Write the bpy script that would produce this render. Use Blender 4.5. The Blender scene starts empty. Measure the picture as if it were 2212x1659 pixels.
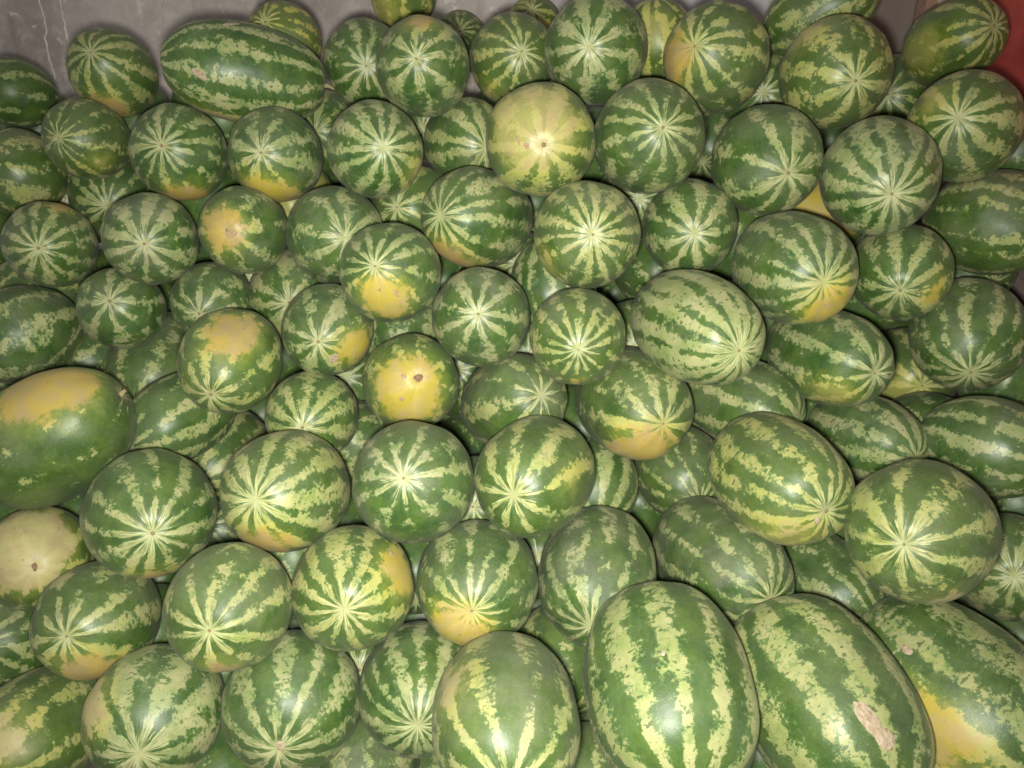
import bpy, bmesh, math, random
from mathutils import Vector, Matrix, noise
R = math.radians
S = bpy.context.scene
col = S.collection

# ---------------------------------------------------------------- camera, light, exposure
cam_data = bpy.data.cameras.new('camera'); cam = bpy.data.objects.new('camera', cam_data); col.objects.link(cam)
cam.location = (0, 0, 1.6); cam.rotation_euler = (R(90 - 25), 0, 0)
cam_data.sensor_fit = 'HORIZONTAL'; cam_data.sensor_width = 36.0; cam_data.lens = 36.0 * 1671 / 2212
cam_data.clip_start = 0.02; cam_data.clip_end = 60
S.camera = cam

w = bpy.data.worlds.new('World'); S.world = w; w.use_nodes = True          # dim, slightly warm room light from all round
bg = w.node_tree.nodes['Background']; bg.inputs[0].default_value = (0.86, 0.82, 0.79, 1); bg.inputs[1].default_value = 0.255

fl = bpy.data.lights.new('phone_flash', 'SPOT'); flash = bpy.data.objects.new('phone_flash', fl); col.objects.link(flash)
fl.energy = 138; fl.color = (1.0, 0.985, 0.90); fl.shadow_soft_size = 0.032; fl.spot_size = R(118); fl.spot_blend = 1.0
flash.location = (-0.025, 0.0, 1.548); flash.rotation_euler = (R(90 - 25), 0, 0)

S.view_settings.view_transform = 'Standard'; S.view_settings.look = 'None'
S.view_settings.exposure = 0.36; S.view_settings.gamma = 1.0; S.view_settings.use_curve_mapping = False
S.render.engine = 'CYCLES'; S.cycles.max_bounces = 6; S.cycles.filter_width = 1.6

# ---------------------------------------------------------------- node helpers
class NT:
    def __init__(self, name):
        self.m = bpy.data.materials.new(name); self.m.use_nodes = True
        self.t = self.m.node_tree; self.n = self.t.nodes; self.b = self.n['Principled BSDF']
    def put(self, sock, v):
        if hasattr(v, 'is_output'): self.t.links.new(v, sock)
        elif v is not None: sock.default_value = v
    def math(self, op, a, b=None, c=None, clamp=False):
        k = self.n.new('ShaderNodeMath'); k.operation = op; k.use_clamp = clamp
        for i, v in enumerate((a, b, c)):
            if v is not None: self.put(k.inputs[i], v)
        return k.outputs[0]
    def vmath(self, op, a, b=None):
        k = self.n.new('ShaderNodeVectorMath'); k.operation = op
        self.put(k.inputs[0], a)
        if b is not None: self.put(k.inputs[1], b)
        return k.outputs['Value'] if op in ('DOT_PRODUCT', 'LENGTH') else k.outputs[0]
    def sep(self, v):
        k = self.n.new('ShaderNodeSeparateXYZ'); self.put(k.inputs[0], v); return k.outputs
    def comb(self, x, y, z):
        k = self.n.new('ShaderNodeCombineXYZ')
        for i, v in enumerate((x, y, z)): self.put(k.inputs[i], v)
        return k.outputs[0]
    def noise(self, v, scale, detail=2.0, rough=0.5, w=None, dist=0.0):
        k = self.n.new('ShaderNodeTexNoise')
        if w is not None: k.noise_dimensions = '4D'; self.put(k.inputs['W'], w)
        self.put(k.inputs['Vector'], v); self.put(k.inputs['Scale'], scale)
        k.inputs['Detail'].default_value = detail; k.inputs['Roughness'].default_value = rough; k.inputs['Distortion'].default_value = dist
        return k.outputs['Fac']
    def step(self, v, a, b, lo=0.0, hi=1.0):
        k = self.n.new('ShaderNodeMapRange'); k.interpolation_type = 'SMOOTHSTEP'; k.clamp = True
        self.put(k.inputs[0], v); self.put(k.inputs[1], a); self.put(k.inputs[2], b); self.put(k.inputs[3], lo); self.put(k.inputs[4], hi)
        return k.outputs[0]
    def mix(self, f, a, b):
        k = self.n.new('ShaderNodeMix'); k.data_type = 'RGBA'
        self.put(k.inputs[0], f); self.put(k.inputs[6], a); self.put(k.inputs[7], b)
        return k.outputs[2]
    def attr(self, name, vec=False):
        k = self.n.new('ShaderNodeAttribute'); k.attribute_type = 'OBJECT'; k.attribute_name = name
        return k.outputs['Vector' if vec else 'Fac']
    def bump(self, h, strength, dist):
        k = self.n.new('ShaderNodeBump'); k.inputs['Strength'].default_value = strength; k.inputs['Distance'].default_value = dist
        self.put(k.inputs['Height'], h); return k.outputs[0]

def c4(*c): return (*c, 1)

def melon_material():
    N = NT('melon_rind'); M = N.math
    tc = N.n.new('ShaderNodeTexCoord').outputs['Object']
    d = N.vmath('NORMALIZE', tc); x, y, z = N.sep(d)
    seed = N.attr('seed'); dim = N.attr('dim', True)
    pos = N.vmath('MULTIPLY', tc, dim)                        # metric position, 1 = 11 cm
    st = M('SQRT', M('MAXIMUM', M('SUBTRACT', 1.0, M('MULTIPLY', z, z)), 1e-5))
    th = M('ARCCOSINE', M('MINIMUM', M('MAXIMUM', z, -1.0), 1.0))
    thm = M('MINIMUM', th, M('SUBTRACT', math.pi, th))        # angle from the nearer end
    phi = M('ARCTAN2', y, x)
    cx_, cy_ = M('DIVIDE', x, st), M('DIVIDE', y, st)
    q = lambda s, t: N.comb(M('MULTIPLY', cx_, s), M('MULTIPLY', cy_, s), M('MULTIPLY', th, t))
    away = N.step(thm, 0.08, 0.75)                            # 0 at the ends, 1 on the flanks
    # stripes that run from end to end, with wandering, feathered edges
    n_low = N.noise(q(1.5, 0.9), 1.0, 2.0, 0.5, seed)
    n_feather = N.noise(q(3.6, 8.5), 1.0, 5.0, 0.66, seed)
    n_jag = N.noise(pos, 10.0, 6.0, 0.78, seed)
    n_var = N.noise(N.comb(cx_, cy_, M('MULTIPLY', th, 0.25)), 2.6, 2.0, 0.6, M('ADD', seed, 7.0))
    ph = M('ADD', M('MULTIPLY', phi, N.attr('stripes')), M('MULTIPLY', seed, 2.3))
    wob = M('MULTIPLY', M('MULTIPLY', M('SUBTRACT', n_low, 0.5), 9.0), away)
    s = M('SINE', M('ADD', ph, wob))
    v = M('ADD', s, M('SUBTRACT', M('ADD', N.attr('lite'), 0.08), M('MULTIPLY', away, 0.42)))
    v = M('ADD', v, M('MULTIPLY', M('SUBTRACT', n_var, 0.5), 3.4))
    amp = N.step(thm, 0.0, 0.8, 1.8, 4.2)
    v = M('ADD', v, M('MULTIPLY', M('SUBTRACT', n_feather, 0.5), M('MULTIPLY', amp, N.attr('ragged'))))
    v = M('ADD', v, M('MULTIPLY', M('MULTIPLY', M('SUBTRACT', n_jag, 0.5), 6.5), away))
    n_ray = N.noise(N.comb(cx_, cy_, M('MULTIPLY', th, 0.4)), 9.0, 2.0, 0.5, seed)
    v = M('ADD', v, M('MULTIPLY', M('MULTIPLY', M('SUBTRACT', n_ray, 0.5), 5.5), N.step(thm, 0.75, 0.15)))
    n_mid = N.noise(pos, 4.2, 3.0, 0.65, M('ADD', seed, 13.0))
    v = M('ADD', v, M('MULTIPLY', M('MULTIPLY', M('SUBTRACT', n_mid, 0.5), 3.2), away))
    # broken places, where a pale stripe is eaten away by green
    n_brk = N.noise(pos, 2.9, 3.0, 0.55, M('ADD', seed, 3.0))
    v = M('SUBTRACT', v, M('MULTIPLY', M('MULTIPLY', N.step(n_brk, 0.44, 0.66), N.attr('broken')), away))
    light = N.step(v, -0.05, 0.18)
    halo = N.step(v, -0.75, 0.15)
    # colours of the rind
    hue = N.attr('hue')
    n_tone = N.noise(pos, 2.4, 3.0, 0.6, M('ADD', seed, 11.0))
    n_fine = N.noise(pos, 22.0, 3.0, 0.6, seed)
    dark = N.mix(N.step(n_tone, 0.3, 0.75), c4(0.023, 0.066, 0.013), c4(0.076, 0.134, 0.023))
    dark = N.mix(M('MULTIPLY', hue, 0.55), dark, c4(0.110, 0.145, 0.020))
    dark = N.mix(M('MULTIPLY', halo, 0.55), dark, c4(0.110, 0.190, 0.060))
    bloom_haze = N.step(N.noise(pos, 1.3, 3.0, 0.6, M('ADD', seed, 71.0)), 0.45, 0.70)        # milky haze painted into the dark rind as waxy bloom
    dark = N.mix(M('MULTIPLY', bloom_haze, 0.40), dark, c4(0.098, 0.155, 0.068))
    pale = N.mix(N.step(n_tone, 0.3, 0.7), c4(0.215, 0.272, 0.092), c4(0.365, 0.362, 0.180))
    pale = N.mix(M('MULTIPLY', hue, 0.8), pale, c4(0.420, 0.400, 0.070))
    # green net and flecks inside the pale stripes
    n_net = N.noise(pos, 9.5, 4.0, 0.70, M('ADD', seed, 5.0), 0.7)
    netz = N.step(N.noise(pos, 2.2, 1.0, 0.5, M('ADD', seed, 17.0)), 0.40, 0.66)
    net = M('MULTIPLY', M('MULTIPLY', N.step(n_net, 0.50, 0.58), away), M('MULTIPLY', N.attr('netted'), M('ADD', 0.35, netz)), clamp=True)
    pale = N.mix(net, pale, c4(0.105, 0.180, 0.050))
    n_fleck = N.noise(q(9.0, 24.0), 1.0, 1.0, 0.5, M('ADD', seed, 9.0))
    fl_ = M('MULTIPLY', M('MULTIPLY', N.step(n_fleck, 0.635, 0.67), away), 0.80)
    pale = N.mix(fl_, pale, c4(0.045, 0.080, 0.022))
    base = N.mix(light, dark, pale)
    # the ends: fine pale rays with dark lines between them
    near = N.step(thm, 0.62, 0.10)
    base = N.mix(M('MULTIPLY', M('MULTIPLY', near, N.step(n_ray, 0.42, 0.62)), M('ADD', 0.10, M('MULTIPLY', light, 0.55))), base, c4(0.50, 0.54, 0.28))
    base = N.mix(M('MULTIPLY', M('MULTIPLY', N.step(thm, 0.5, 0.12), N.step(n_ray, 0.46, 0.34)), 0.55), base, c4(0.055, 0.085, 0.025))
    n_line = N.noise(N.comb(cx_, cy_, M('MULTIPLY', th, 0.2)), 11.0, 1.0, 0.5, M('ADD', seed, 81.0))
    line = N.step(M('ABSOLUTE', M('SUBTRACT', n_line, 0.5)), 0.050, 0.012)
    base = N.mix(M('MULTIPLY', M('MULTIPLY', line, N.step(thm, 0.62, 0.25)), 0.70), base, c4(0.045, 0.075, 0.018))
    base = N.mix(M('MULTIPLY', N.step(thm, 0.20, 0.03), 0.6), base, c4(0.42, 0.43, 0.20))
    # ground spot: the side the melon lay on in the field
    sv = N.attr('spot', True); sk = N.attr('spot_kind'); sr = N.attr('spot_size')
    ang = M('ARCCOSINE', M('MINIMUM', M('MAXIMUM', N.vmath('DOT_PRODUCT', d, sv), -1.0), 1.0))
    ang = M('ADD', ang, M('MULTIPLY', M('SUBTRACT', N.noise(pos, 3.6, 6.0, 0.72, M('ADD', seed, 21.0)), 0.5), 0.95))
    ang = M('ADD', ang, M('MULTIPLY', M('SUBTRACT', light, 0.5), -0.10))
    inner = N.step(ang, M('SUBTRACT', sr, 0.02), M('SUBTRACT', sr, 0.20)); outer = N.step(ang, M('ADD', sr, 0.28), M('SUBTRACT', sr, 0.14))
    k1, k2, k3 = N.step(sk, 0.4, 0.6), N.step(sk, 1.4, 1.6), N.step(sk, 2.4, 2.6)
    ycol = N.mix(k1, c4(0.44, 0.345, 0.050), c4(0.43, 0.310, 0.070))
    ycol = N.mix(k2, ycol, c4(0.44, 0.385, 0.170)); ycol = N.mix(k3, ycol, c4(0.42, 0.40, 0.105))
    tan = N.mix(k1, c4(0.43, 0.315, 0.15), c4(0.36, 0.265, 0.15))
    ycol = N.mix(M('MULTIPLY', N.step(N.noise(pos, 3.0, 4.0, 0.6, M('ADD', seed, 31.0)), 0.42, 0.64), 0.62), ycol, tan)
    n_sp = N.noise(pos, 15.0, 2.0, 0.5, M('ADD', seed, 41.0))
    ycol = N.mix(M('MULTIPLY', N.step(n_sp, 0.66, 0.74), 0.7), ycol, c4(0.20, 0.11, 0.06))
    base = N.mix(M('MULTIPLY', outer, 0.62), base, N.mix(light, c4(0.20, 0.25, 0.035), c4(0.46, 0.44, 0.10)))
    base = N.mix(M('MULTIPLY', inner, M('SUBTRACT', M('SUBTRACT', 0.97, M('MULTIPLY', k3, 0.22)), M('MULTIPLY', M('SUBTRACT', 1.0, light), M('ADD', 0.10, M('MULTIPLY', k3, 0.25))))), base, ycol)
    # dust, scuffs and dried soil
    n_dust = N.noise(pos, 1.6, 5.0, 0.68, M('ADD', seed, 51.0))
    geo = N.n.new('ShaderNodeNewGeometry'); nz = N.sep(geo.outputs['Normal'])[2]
    top = N.step(nz, 0.25, 0.95)  # upward faces browned: settled dust, and the dim tops painted in
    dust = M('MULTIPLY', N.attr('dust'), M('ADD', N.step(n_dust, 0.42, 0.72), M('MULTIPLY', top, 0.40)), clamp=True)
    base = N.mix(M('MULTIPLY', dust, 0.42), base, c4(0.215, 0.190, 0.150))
    scuff = M('MULTIPLY', N.step(N.noise(pos, 7.0, 6.0, 0.8, M('ADD', seed, 61.0)), 0.645, 0.74), 0.60)
    base = N.mix(scuff, base, c4(0.42, 0.38, 0.30))
    base = N.mix(M('MULTIPLY', N.step(N.noise(pos, 26.0, 1.0, 0.5, M('ADD', seed, 91.0)), 0.775, 0.80), 0.7), base, c4(0.55, 0.52, 0.44))
    base = N.mix(M('MULTIPLY', M('SUBTRACT', n_fine, 0.5), 0.5, clamp=True), base, c4(0.30, 0.33, 0.16))
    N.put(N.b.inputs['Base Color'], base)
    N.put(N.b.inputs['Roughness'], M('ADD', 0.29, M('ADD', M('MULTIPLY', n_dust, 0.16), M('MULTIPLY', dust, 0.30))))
    N.b.inputs['Specular IOR Level'].default_value = 0.36
    N.b.inputs['Sheen Weight'].default_value = 0.05; N.b.inputs['Sheen Roughness'].default_value = 0.5
    N.b.inputs['Sheen Tint'].default_value = c4(0.8, 0.74, 0.70)
    ribs = M('MULTIPLY', M('MULTIPLY', n_ray, N.step(thm, 0.7, 0.05)), 0.6)
    hgt = M('ADD', M('ADD', ribs, M('MULTIPLY', n_jag, 0.25)), M('MULTIPLY', N.noise(pos, 40.0, 2.0, 0.5), 0.12))
    N.put(N.b.inputs['Normal'], N.bump(hgt, 0.35, 0.004))
    return N.m

def plain(name, c1, c2, scale, rough=0.8, stretch=(1, 1, 1), bump=0.3, detail=5.0):
    N = NT(name)
    tc = N.n.new('ShaderNodeTexCoord').outputs['Object']
    p = N.vmath('MULTIPLY', tc, stretch)
    f = N.noise(p, scale, detail, 0.62)
    N.put(N.b.inputs['Base Color'], N.mix(N.step(f, 0.3, 0.7), c4(*c1), c4(*c2)))
    N.b.inputs['Roughness'].default_value = rough
    N.put(N.b.inputs['Normal'], N.bump(f, bump, 0.01))
    return N.m

def wall_material():
    N = NT('old_plaster'); M = N.math
    tc = N.n.new('ShaderNodeTexCoord').outputs['Object']; x, y, z = N.sep(tc)
    big = N.noise(tc, 2.2, 5.0, 0.65); mid = N.noise(tc, 9.0, 6.0, 0.7); fine = N.noise(tc, 60.0, 3.0, 0.6)
    base = N.mix(N.step(big, 0.32, 0.68), c4(0.30, 0.26, 0.24), c4(0.55, 0.49, 0.455))
    base = N.mix(M('MULTIPLY', N.step(mid, 0.50, 0.64), 0.55), base, c4(0.60, 0.54, 0.48))
    base = N.mix(M('MULTIPLY', N.step(N.noise(N.comb(x, 0.0, M('MULTIPLY', z, 0.12)), 11.0, 4.0, 0.6), 0.52, 0.70), 0.55), base, c4(0.52, 0.46, 0.43))
    base = N.mix(M('MULTIPLY', N.step(N.noise(N.comb(x, 3.0, M('MULTIPLY', z, 0.1)), 16.0, 4.0, 0.6), 0.60, 0.70), 0.35), base, c4(0.20, 0.16, 0.13))
    base = N.mix(M('MULTIPLY', N.step(M('ADD', x, M('MULTIPLY', big, 0.5)), 0.10, 0.75), 0.75), base, c4(0.66, 0.62, 0.64))   # paler on the right half
    base = N.mix(M('MULTIPLY', N.step(N.noise(tc, 20.0, 3.0, 0.6), 0.62, 0.70), 0.65), base, c4(0.70, 0.66, 0.60))
    base = N.mix(M('MULTIPLY', fine, 0.25), base, c4(0.10, 0.085, 0.08))
    N.put(N.b.inputs['Base Color'], base); N.b.inputs['Roughness'].default_value = 0.85
    N.put(N.b.inputs['Normal'], N.bump(M('ADD', mid, M('MULTIPLY', fine, 0.3)), 0.5, 0.006))
    return N.m

RIND = melon_material()
SCAR = plain('dry_blossom_scar', (0.10, 0.065, 0.035), (0.34, 0.26, 0.14), 9.0)
STEM = plain('dry_stem', (0.20, 0.15, 0.07), (0.42, 0.38, 0.20), 6.0)
SCAB = plain('dried_scab', (0.30, 0.215, 0.13), (0.50, 0.415, 0.29), 22.0, 0.75, (1, 1, 1), 0.6)
DARKSCAB = plain('dark_scab', (0.10, 0.055, 0.035), (0.28, 0.18, 0.09), 40.0, 0.8)
REDSCAB = plain('reddish_scab', (0.28, 0.17, 0.09), (0.44, 0.31, 0.17), 30.0, 0.75)
WALL = wall_material()
FLOOR = plain('floor_boards', (0.06, 0.045, 0.035), (0.15, 0.12, 0.10), 3.0, 0.85, (1, 8, 1))
REDPAINT = plain('red_paint', (0.36, 0.045, 0.038), (0.56, 0.095, 0.075), 7.0, 0.55, (1, 1, 1), 0.3)
GREYPAINT = plain('grey_paint', (0.17, 0.135, 0.115), (0.24, 0.195, 0.165), 4.0, 0.65, (1, 1, 0.3), 0.2)
RUST = plain('rusty_edge', (0.20, 0.095, 0.050), (0.38, 0.25, 0.18), 18.0, 0.85, (1, 1, 0.35))
DRIP = plain('dried_paint', (0.50, 0.47, 0.42), (0.78, 0.76, 0.72), 14.0, 0.7)
LOWBOARD = plain('worn_brown_board', (0.13, 0.09, 0.08), (0.28, 0.21, 0.19), 5.0, 0.85, (1, 0.4, 3))
OLDWHITE = plain('worn_white_wood', (0.30, 0.25, 0.19), (0.62, 0.57, 0.50), 16.0, 0.75, (1, 1, 0.2))

# ---------------------------------------------------------------- mesh helpers
def link(name, me, mat, parent=None):
    me.materials.clear(); me.materials.append(mat)
    o = bpy.data.objects.new(name, me); col.objects.link(o)
    if parent: o.parent = parent
    return o

def slab(name, lo, hi, mat, parent=None, bevel=0.004):
    bm = bmesh.new(); bmesh.ops.create_cube(bm, size=1)
    for v in bm.verts: v.co = Vector([(lo[i] + hi[i]) / 2 + v.co[i] * (hi[i] - lo[i]) for i in range(3)])
    if bevel: bmesh.ops.bevel(bm, geom=bm.edges[:], offset=bevel, segments=2, affect='EDGES')
    me = bpy.data.meshes.new(name); bm.to_mesh(me); bm.free()
    return link(name, me, mat, parent)

def melon_radius(d, k, blunt):                                # lumpy unit spheroid, blunt at the ends when long
    th = math.acos(max(-1, min(1, d.z))); tm = min(th, math.pi - th)
    r = 1 + 0.034 * noise.noise(d * 1.25 + Vector((k * 9.1, 0, 0))) + 0.014 * noise.noise(d * 3.1 + Vector((0, k * 5.7, 2)))
    r -= 0.030 * math.exp(-(tm / 0.13) ** 2)
    s = math.sin(th)
    r += 0.0035 * s * math.cos(11 * math.atan2(d.y, d.x) + k)
    return r * (1 + blunt * (2 * s * abs(d.z)) ** 2)

MESH = []
for k in range(18):
    bm = bmesh.new(); bmesh.ops.create_uvsphere(bm, u_segments=66, v_segments=40, radius=1)
    for v in bm.verts:
        d = v.co.normalized(); v.co = d * melon_radius(d, k % 9, 0.0 if k < 9 else 0.045)
    for f in bm.faces: f.smooth = True
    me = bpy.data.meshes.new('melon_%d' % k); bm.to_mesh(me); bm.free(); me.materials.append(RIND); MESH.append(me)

def patch_mesh(name, root, direction, rx, ry, rot, lift, seed):   # irregular raised patch lying on the rind, in the melon's own space
    d = Vector(direction).normalized(); t = d.orthogonal().normalized(); b = d.cross(t)
    t, b = t * math.cos(rot) + b * math.sin(rot), b * math.cos(rot) - t * math.sin(rot)
    k, blunt = root['variant'] % 9, 0.0 if root['variant'] < 9 else 0.045
    bm = bmesh.new(); rings = []
    for i, fr in enumerate((0.0, 0.35, 0.7, 0.92, 1.0)):
        row = []
        for j in range(1 if i == 0 else 20):
            a = j / 20 * math.tau
            w_ = 1 + 0.35 * noise.noise(Vector((math.cos(a) * 1.2, math.sin(a) * 1.2, seed)))
            e = (d + t * math.cos(a) * rx * fr * w_ + b * math.sin(a) * ry * fr * w_).normalized()
            h = lift * (1 - fr ** 4) * (1 + 0.5 * noise.noise(e * 14)) - (0.004 if fr == 1 else 0)
            row.append(bm.verts.new(e * (melon_radius(e, k, blunt) + h)))
        rings.append(row)
    for j in range(20): bm.faces.new((rings[0][0], rings[1][j], rings[1][(j + 1) % 20]))
    for i in range(1, 4):
        for j in range(20): bm.faces.new((rings[i][j], rings[i + 1][j], rings[i + 1][(j + 1) % 20], rings[i][(j + 1) % 20]))
    bmesh.ops.recalc_face_normals(bm, faces=bm.faces)
    for f in bm.faces: f.smooth = True
    me = bpy.data.meshes.new(name); bm.to_mesh(me); bm.free(); return me

def scar_mesh():
    bm = bmesh.new(); bmesh.ops.create_uvsphere(bm, u_segments=10, v_segments=6, radius=1)
    for v in bm.verts: v.co.x *= 1 + 0.15 * math.sin(v.co.y * 5); v.co.z *= 0.45
    for f in bm.faces: f.smooth = True
    me = bpy.data.meshes.new('blossom_scar'); bm.to_mesh(me); bm.free(); me.materials.append(SCAR); return me
SCAR_MESH = scar_mesh()

def stem_mesh(length):
    bm = bmesh.new(); prev = None; n = 8
    for i in range(7):
        t = i / 6; c = Vector((0.25 * length * t * t, 0.12 * length * math.sin(t * 3), length * t)); r = 0.0042 * (1.6 - 0.9 * t)
        ring = [bm.verts.new(c + Vector((math.cos(a / n * math.tau) * r, math.sin(a / n * math.tau) * r, 0))) for a in range(n)]
        if prev:
            for a in range(n): bm.faces.new((prev[a], prev[(a + 1) % n], ring[(a + 1) % n], ring[a]))
        prev = ring
    bm.faces.new(prev)
    for f in bm.faces: f.smooth = True
    me = bpy.data.meshes.new('stem'); bm.to_mesh(me); bm.free(); return me

def melon(row, label, group):
    (p, ax, a, c, seed, stripes, lite, ragged, broken, netted, hue, dust, spot, ssize, skind, scar) = row
    z = Vector(ax).normalized(); x = z.orthogonal().normalized(); y = z.cross(x)
    rot = Matrix((x, y, z)).transposed()
    variant = int(seed * 7) % 9 + (9 if c / a > 1.28 else 0)
    o = bpy.data.objects.new('watermelon', MESH[variant]); col.objects.link(o)
    o.matrix_world = Matrix.Translation(p) @ rot.to_4x4() @ Matrix.Diagonal((a, a, c, 1))
    o['label'] = label; o['category'] = 'watermelon'; o['group'] = group
    o['variant'] = variant; o['seed'] = float(seed); o['dim'] = (a / .11, a / .11, c / .11); o['stripes'] = float(stripes)
    o['lite'] = float(lite); o['ragged'] = float(ragged); o['broken'] = float(broken); o['netted'] = float(netted)
    o['hue'] = float(hue); o['dust'] = float(dust)
    sl = rot.transposed() @ Vector(spot); sl = Vector((sl.x / a, sl.y / a, sl.z / c)).normalized()
    o['spot'] = tuple(sl); o['spot_size'] = float(ssize); o['spot_kind'] = float(skind)
    if scar:
        s = bpy.data.objects.new('blossom_scar', SCAR_MESH); col.objects.link(s); s.parent = o
        r_ = scar * 0.0030
        s.location = (0, 0, 0.972); s.scale = (r_ / a, r_ / a, r_ / c)
    return o

def local_dir(o, offset):                                     # world offset from the centre -> direction in the melon's unit space
    v = o.matrix_world.to_3x3().inverted() @ Vector(offset); return v.normalized()

def add_patch(o, name, offset, rx, ry, rot, lift, mat, label=None):
    d = local_dir(o, offset)
    sx = sum(o.scale) / 3
    s = link(name, patch_mesh(name, o, d, rx / sx, ry / sx, rot, lift, rx * 900), mat, o)
    if label: s['label'] = label
    return s

def add_stem(o, end, length):
    s = link('stem', stem_mesh(length), STEM, o)
    s.location = (0, 0, end * 0.965); sc = o.scale
    s.scale = (1 / sc[0], 1 / sc[1], end / sc[2])
    return s

# ---------------------------------------------------------------- the place: wall, floor, corner post, red side

wall = slab('wall', (-3.2, 2.68, -0.1), (1.00, 2.80, 3.0), WALL); wall['kind'] = 'structure'
ground = slab('floor', (-3.2, 0.2, -0.12), (1.42, 2.68, 0.085), FLOOR, bevel=0); ground['kind'] = 'structure'

def drip(points, width):                                      # a run of pale paint dried on the wall
    bm = bmesh.new(); prev = None; rnd = random.Random(len(points))
    for i, (px, pz) in enumerate(points):
        w_ = width * (0.6 + 0.8 * rnd.random())
        ring = [bm.verts.new((px + a * w_, 2.6805 - h, pz)) for a, h in ((-1, 0), (-0.4, 0.004), (0.4, 0.004), (1, 0))]
        if prev:
            for j in range(3): bm.faces.new((prev[j], prev[j + 1], ring[j + 1], ring[j]))
        prev = ring
    bmesh.ops.recalc_face_normals(bm, faces=bm.faces)
    me = bpy.data.meshes.new('paint_run'); bm.to_mesh(me); bm.free()
    return link('paint_run', me, DRIP, wall)
drip([(-1.403, 1.666), (-1.402, 1.657), (-1.403, 1.648), (-1.405, 1.640), (-1.404, 1.629), (-1.405, 1.618), (-1.404, 1.607), (-1.402, 1.598), (-1.406, 1.589), (-1.407, 1.581), (-1.405, 1.576), (-1.406, 1.572), (-1.406, 1.567), (-1.407, 1.558), (-1.405, 1.549)], 0.0032)
drip([(-1.467, 1.666), (-1.469, 1.657), (-1.465, 1.648), (-1.466, 1.640), (-1.464, 1.631), (-1.465, 1.622), (-1.462, 1.614), (-1.466, 1.600), (-1.465, 1.587), (-1.467, 1.574), (-1.471, 1.567), (-1.477, 1.560), (-1.477, 1.553), (-1.476, 1.544), (-1.475, 1.536), (-1.478, 1.527), (-1.477, 1.516), (-1.478, 1.504), (-1.479, 1.493), (-1.475, 1.482), (-1.477, 1.470), (-1.474, 1.459), (-1.473, 1.447), (-1.475, 1.436)], 0.0021)
drip([(-1.081, 1.666), (-1.084, 1.658), (-1.088, 1.650), (-1.094, 1.642), (-1.093, 1.633), (-1.091, 1.623), (-1.096, 1.614), (-1.095, 1.604), (-1.099, 1.594)], 0.0011)

column = slab('corner_column', (0.99, 2.46, 0.0), (1.155, 2.68, 3.0), GREYPAINT)
column['label'] = 'smooth grey-brown corner column beside the white painted post'; column['category'] = 'column'
post = slab('wooden_post', (1.157, 2.40, 0.0), (1.185, 2.50, 3.0), RUST)
post['label'] = 'worn white wooden post with a rusty brown edge next to the red side panel'; post['category'] = 'post'
slab('painted_board', (1.185, 2.405, 0.0), (1.262, 2.47, 3.0), OLDWHITE, post, 0.003)

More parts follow.
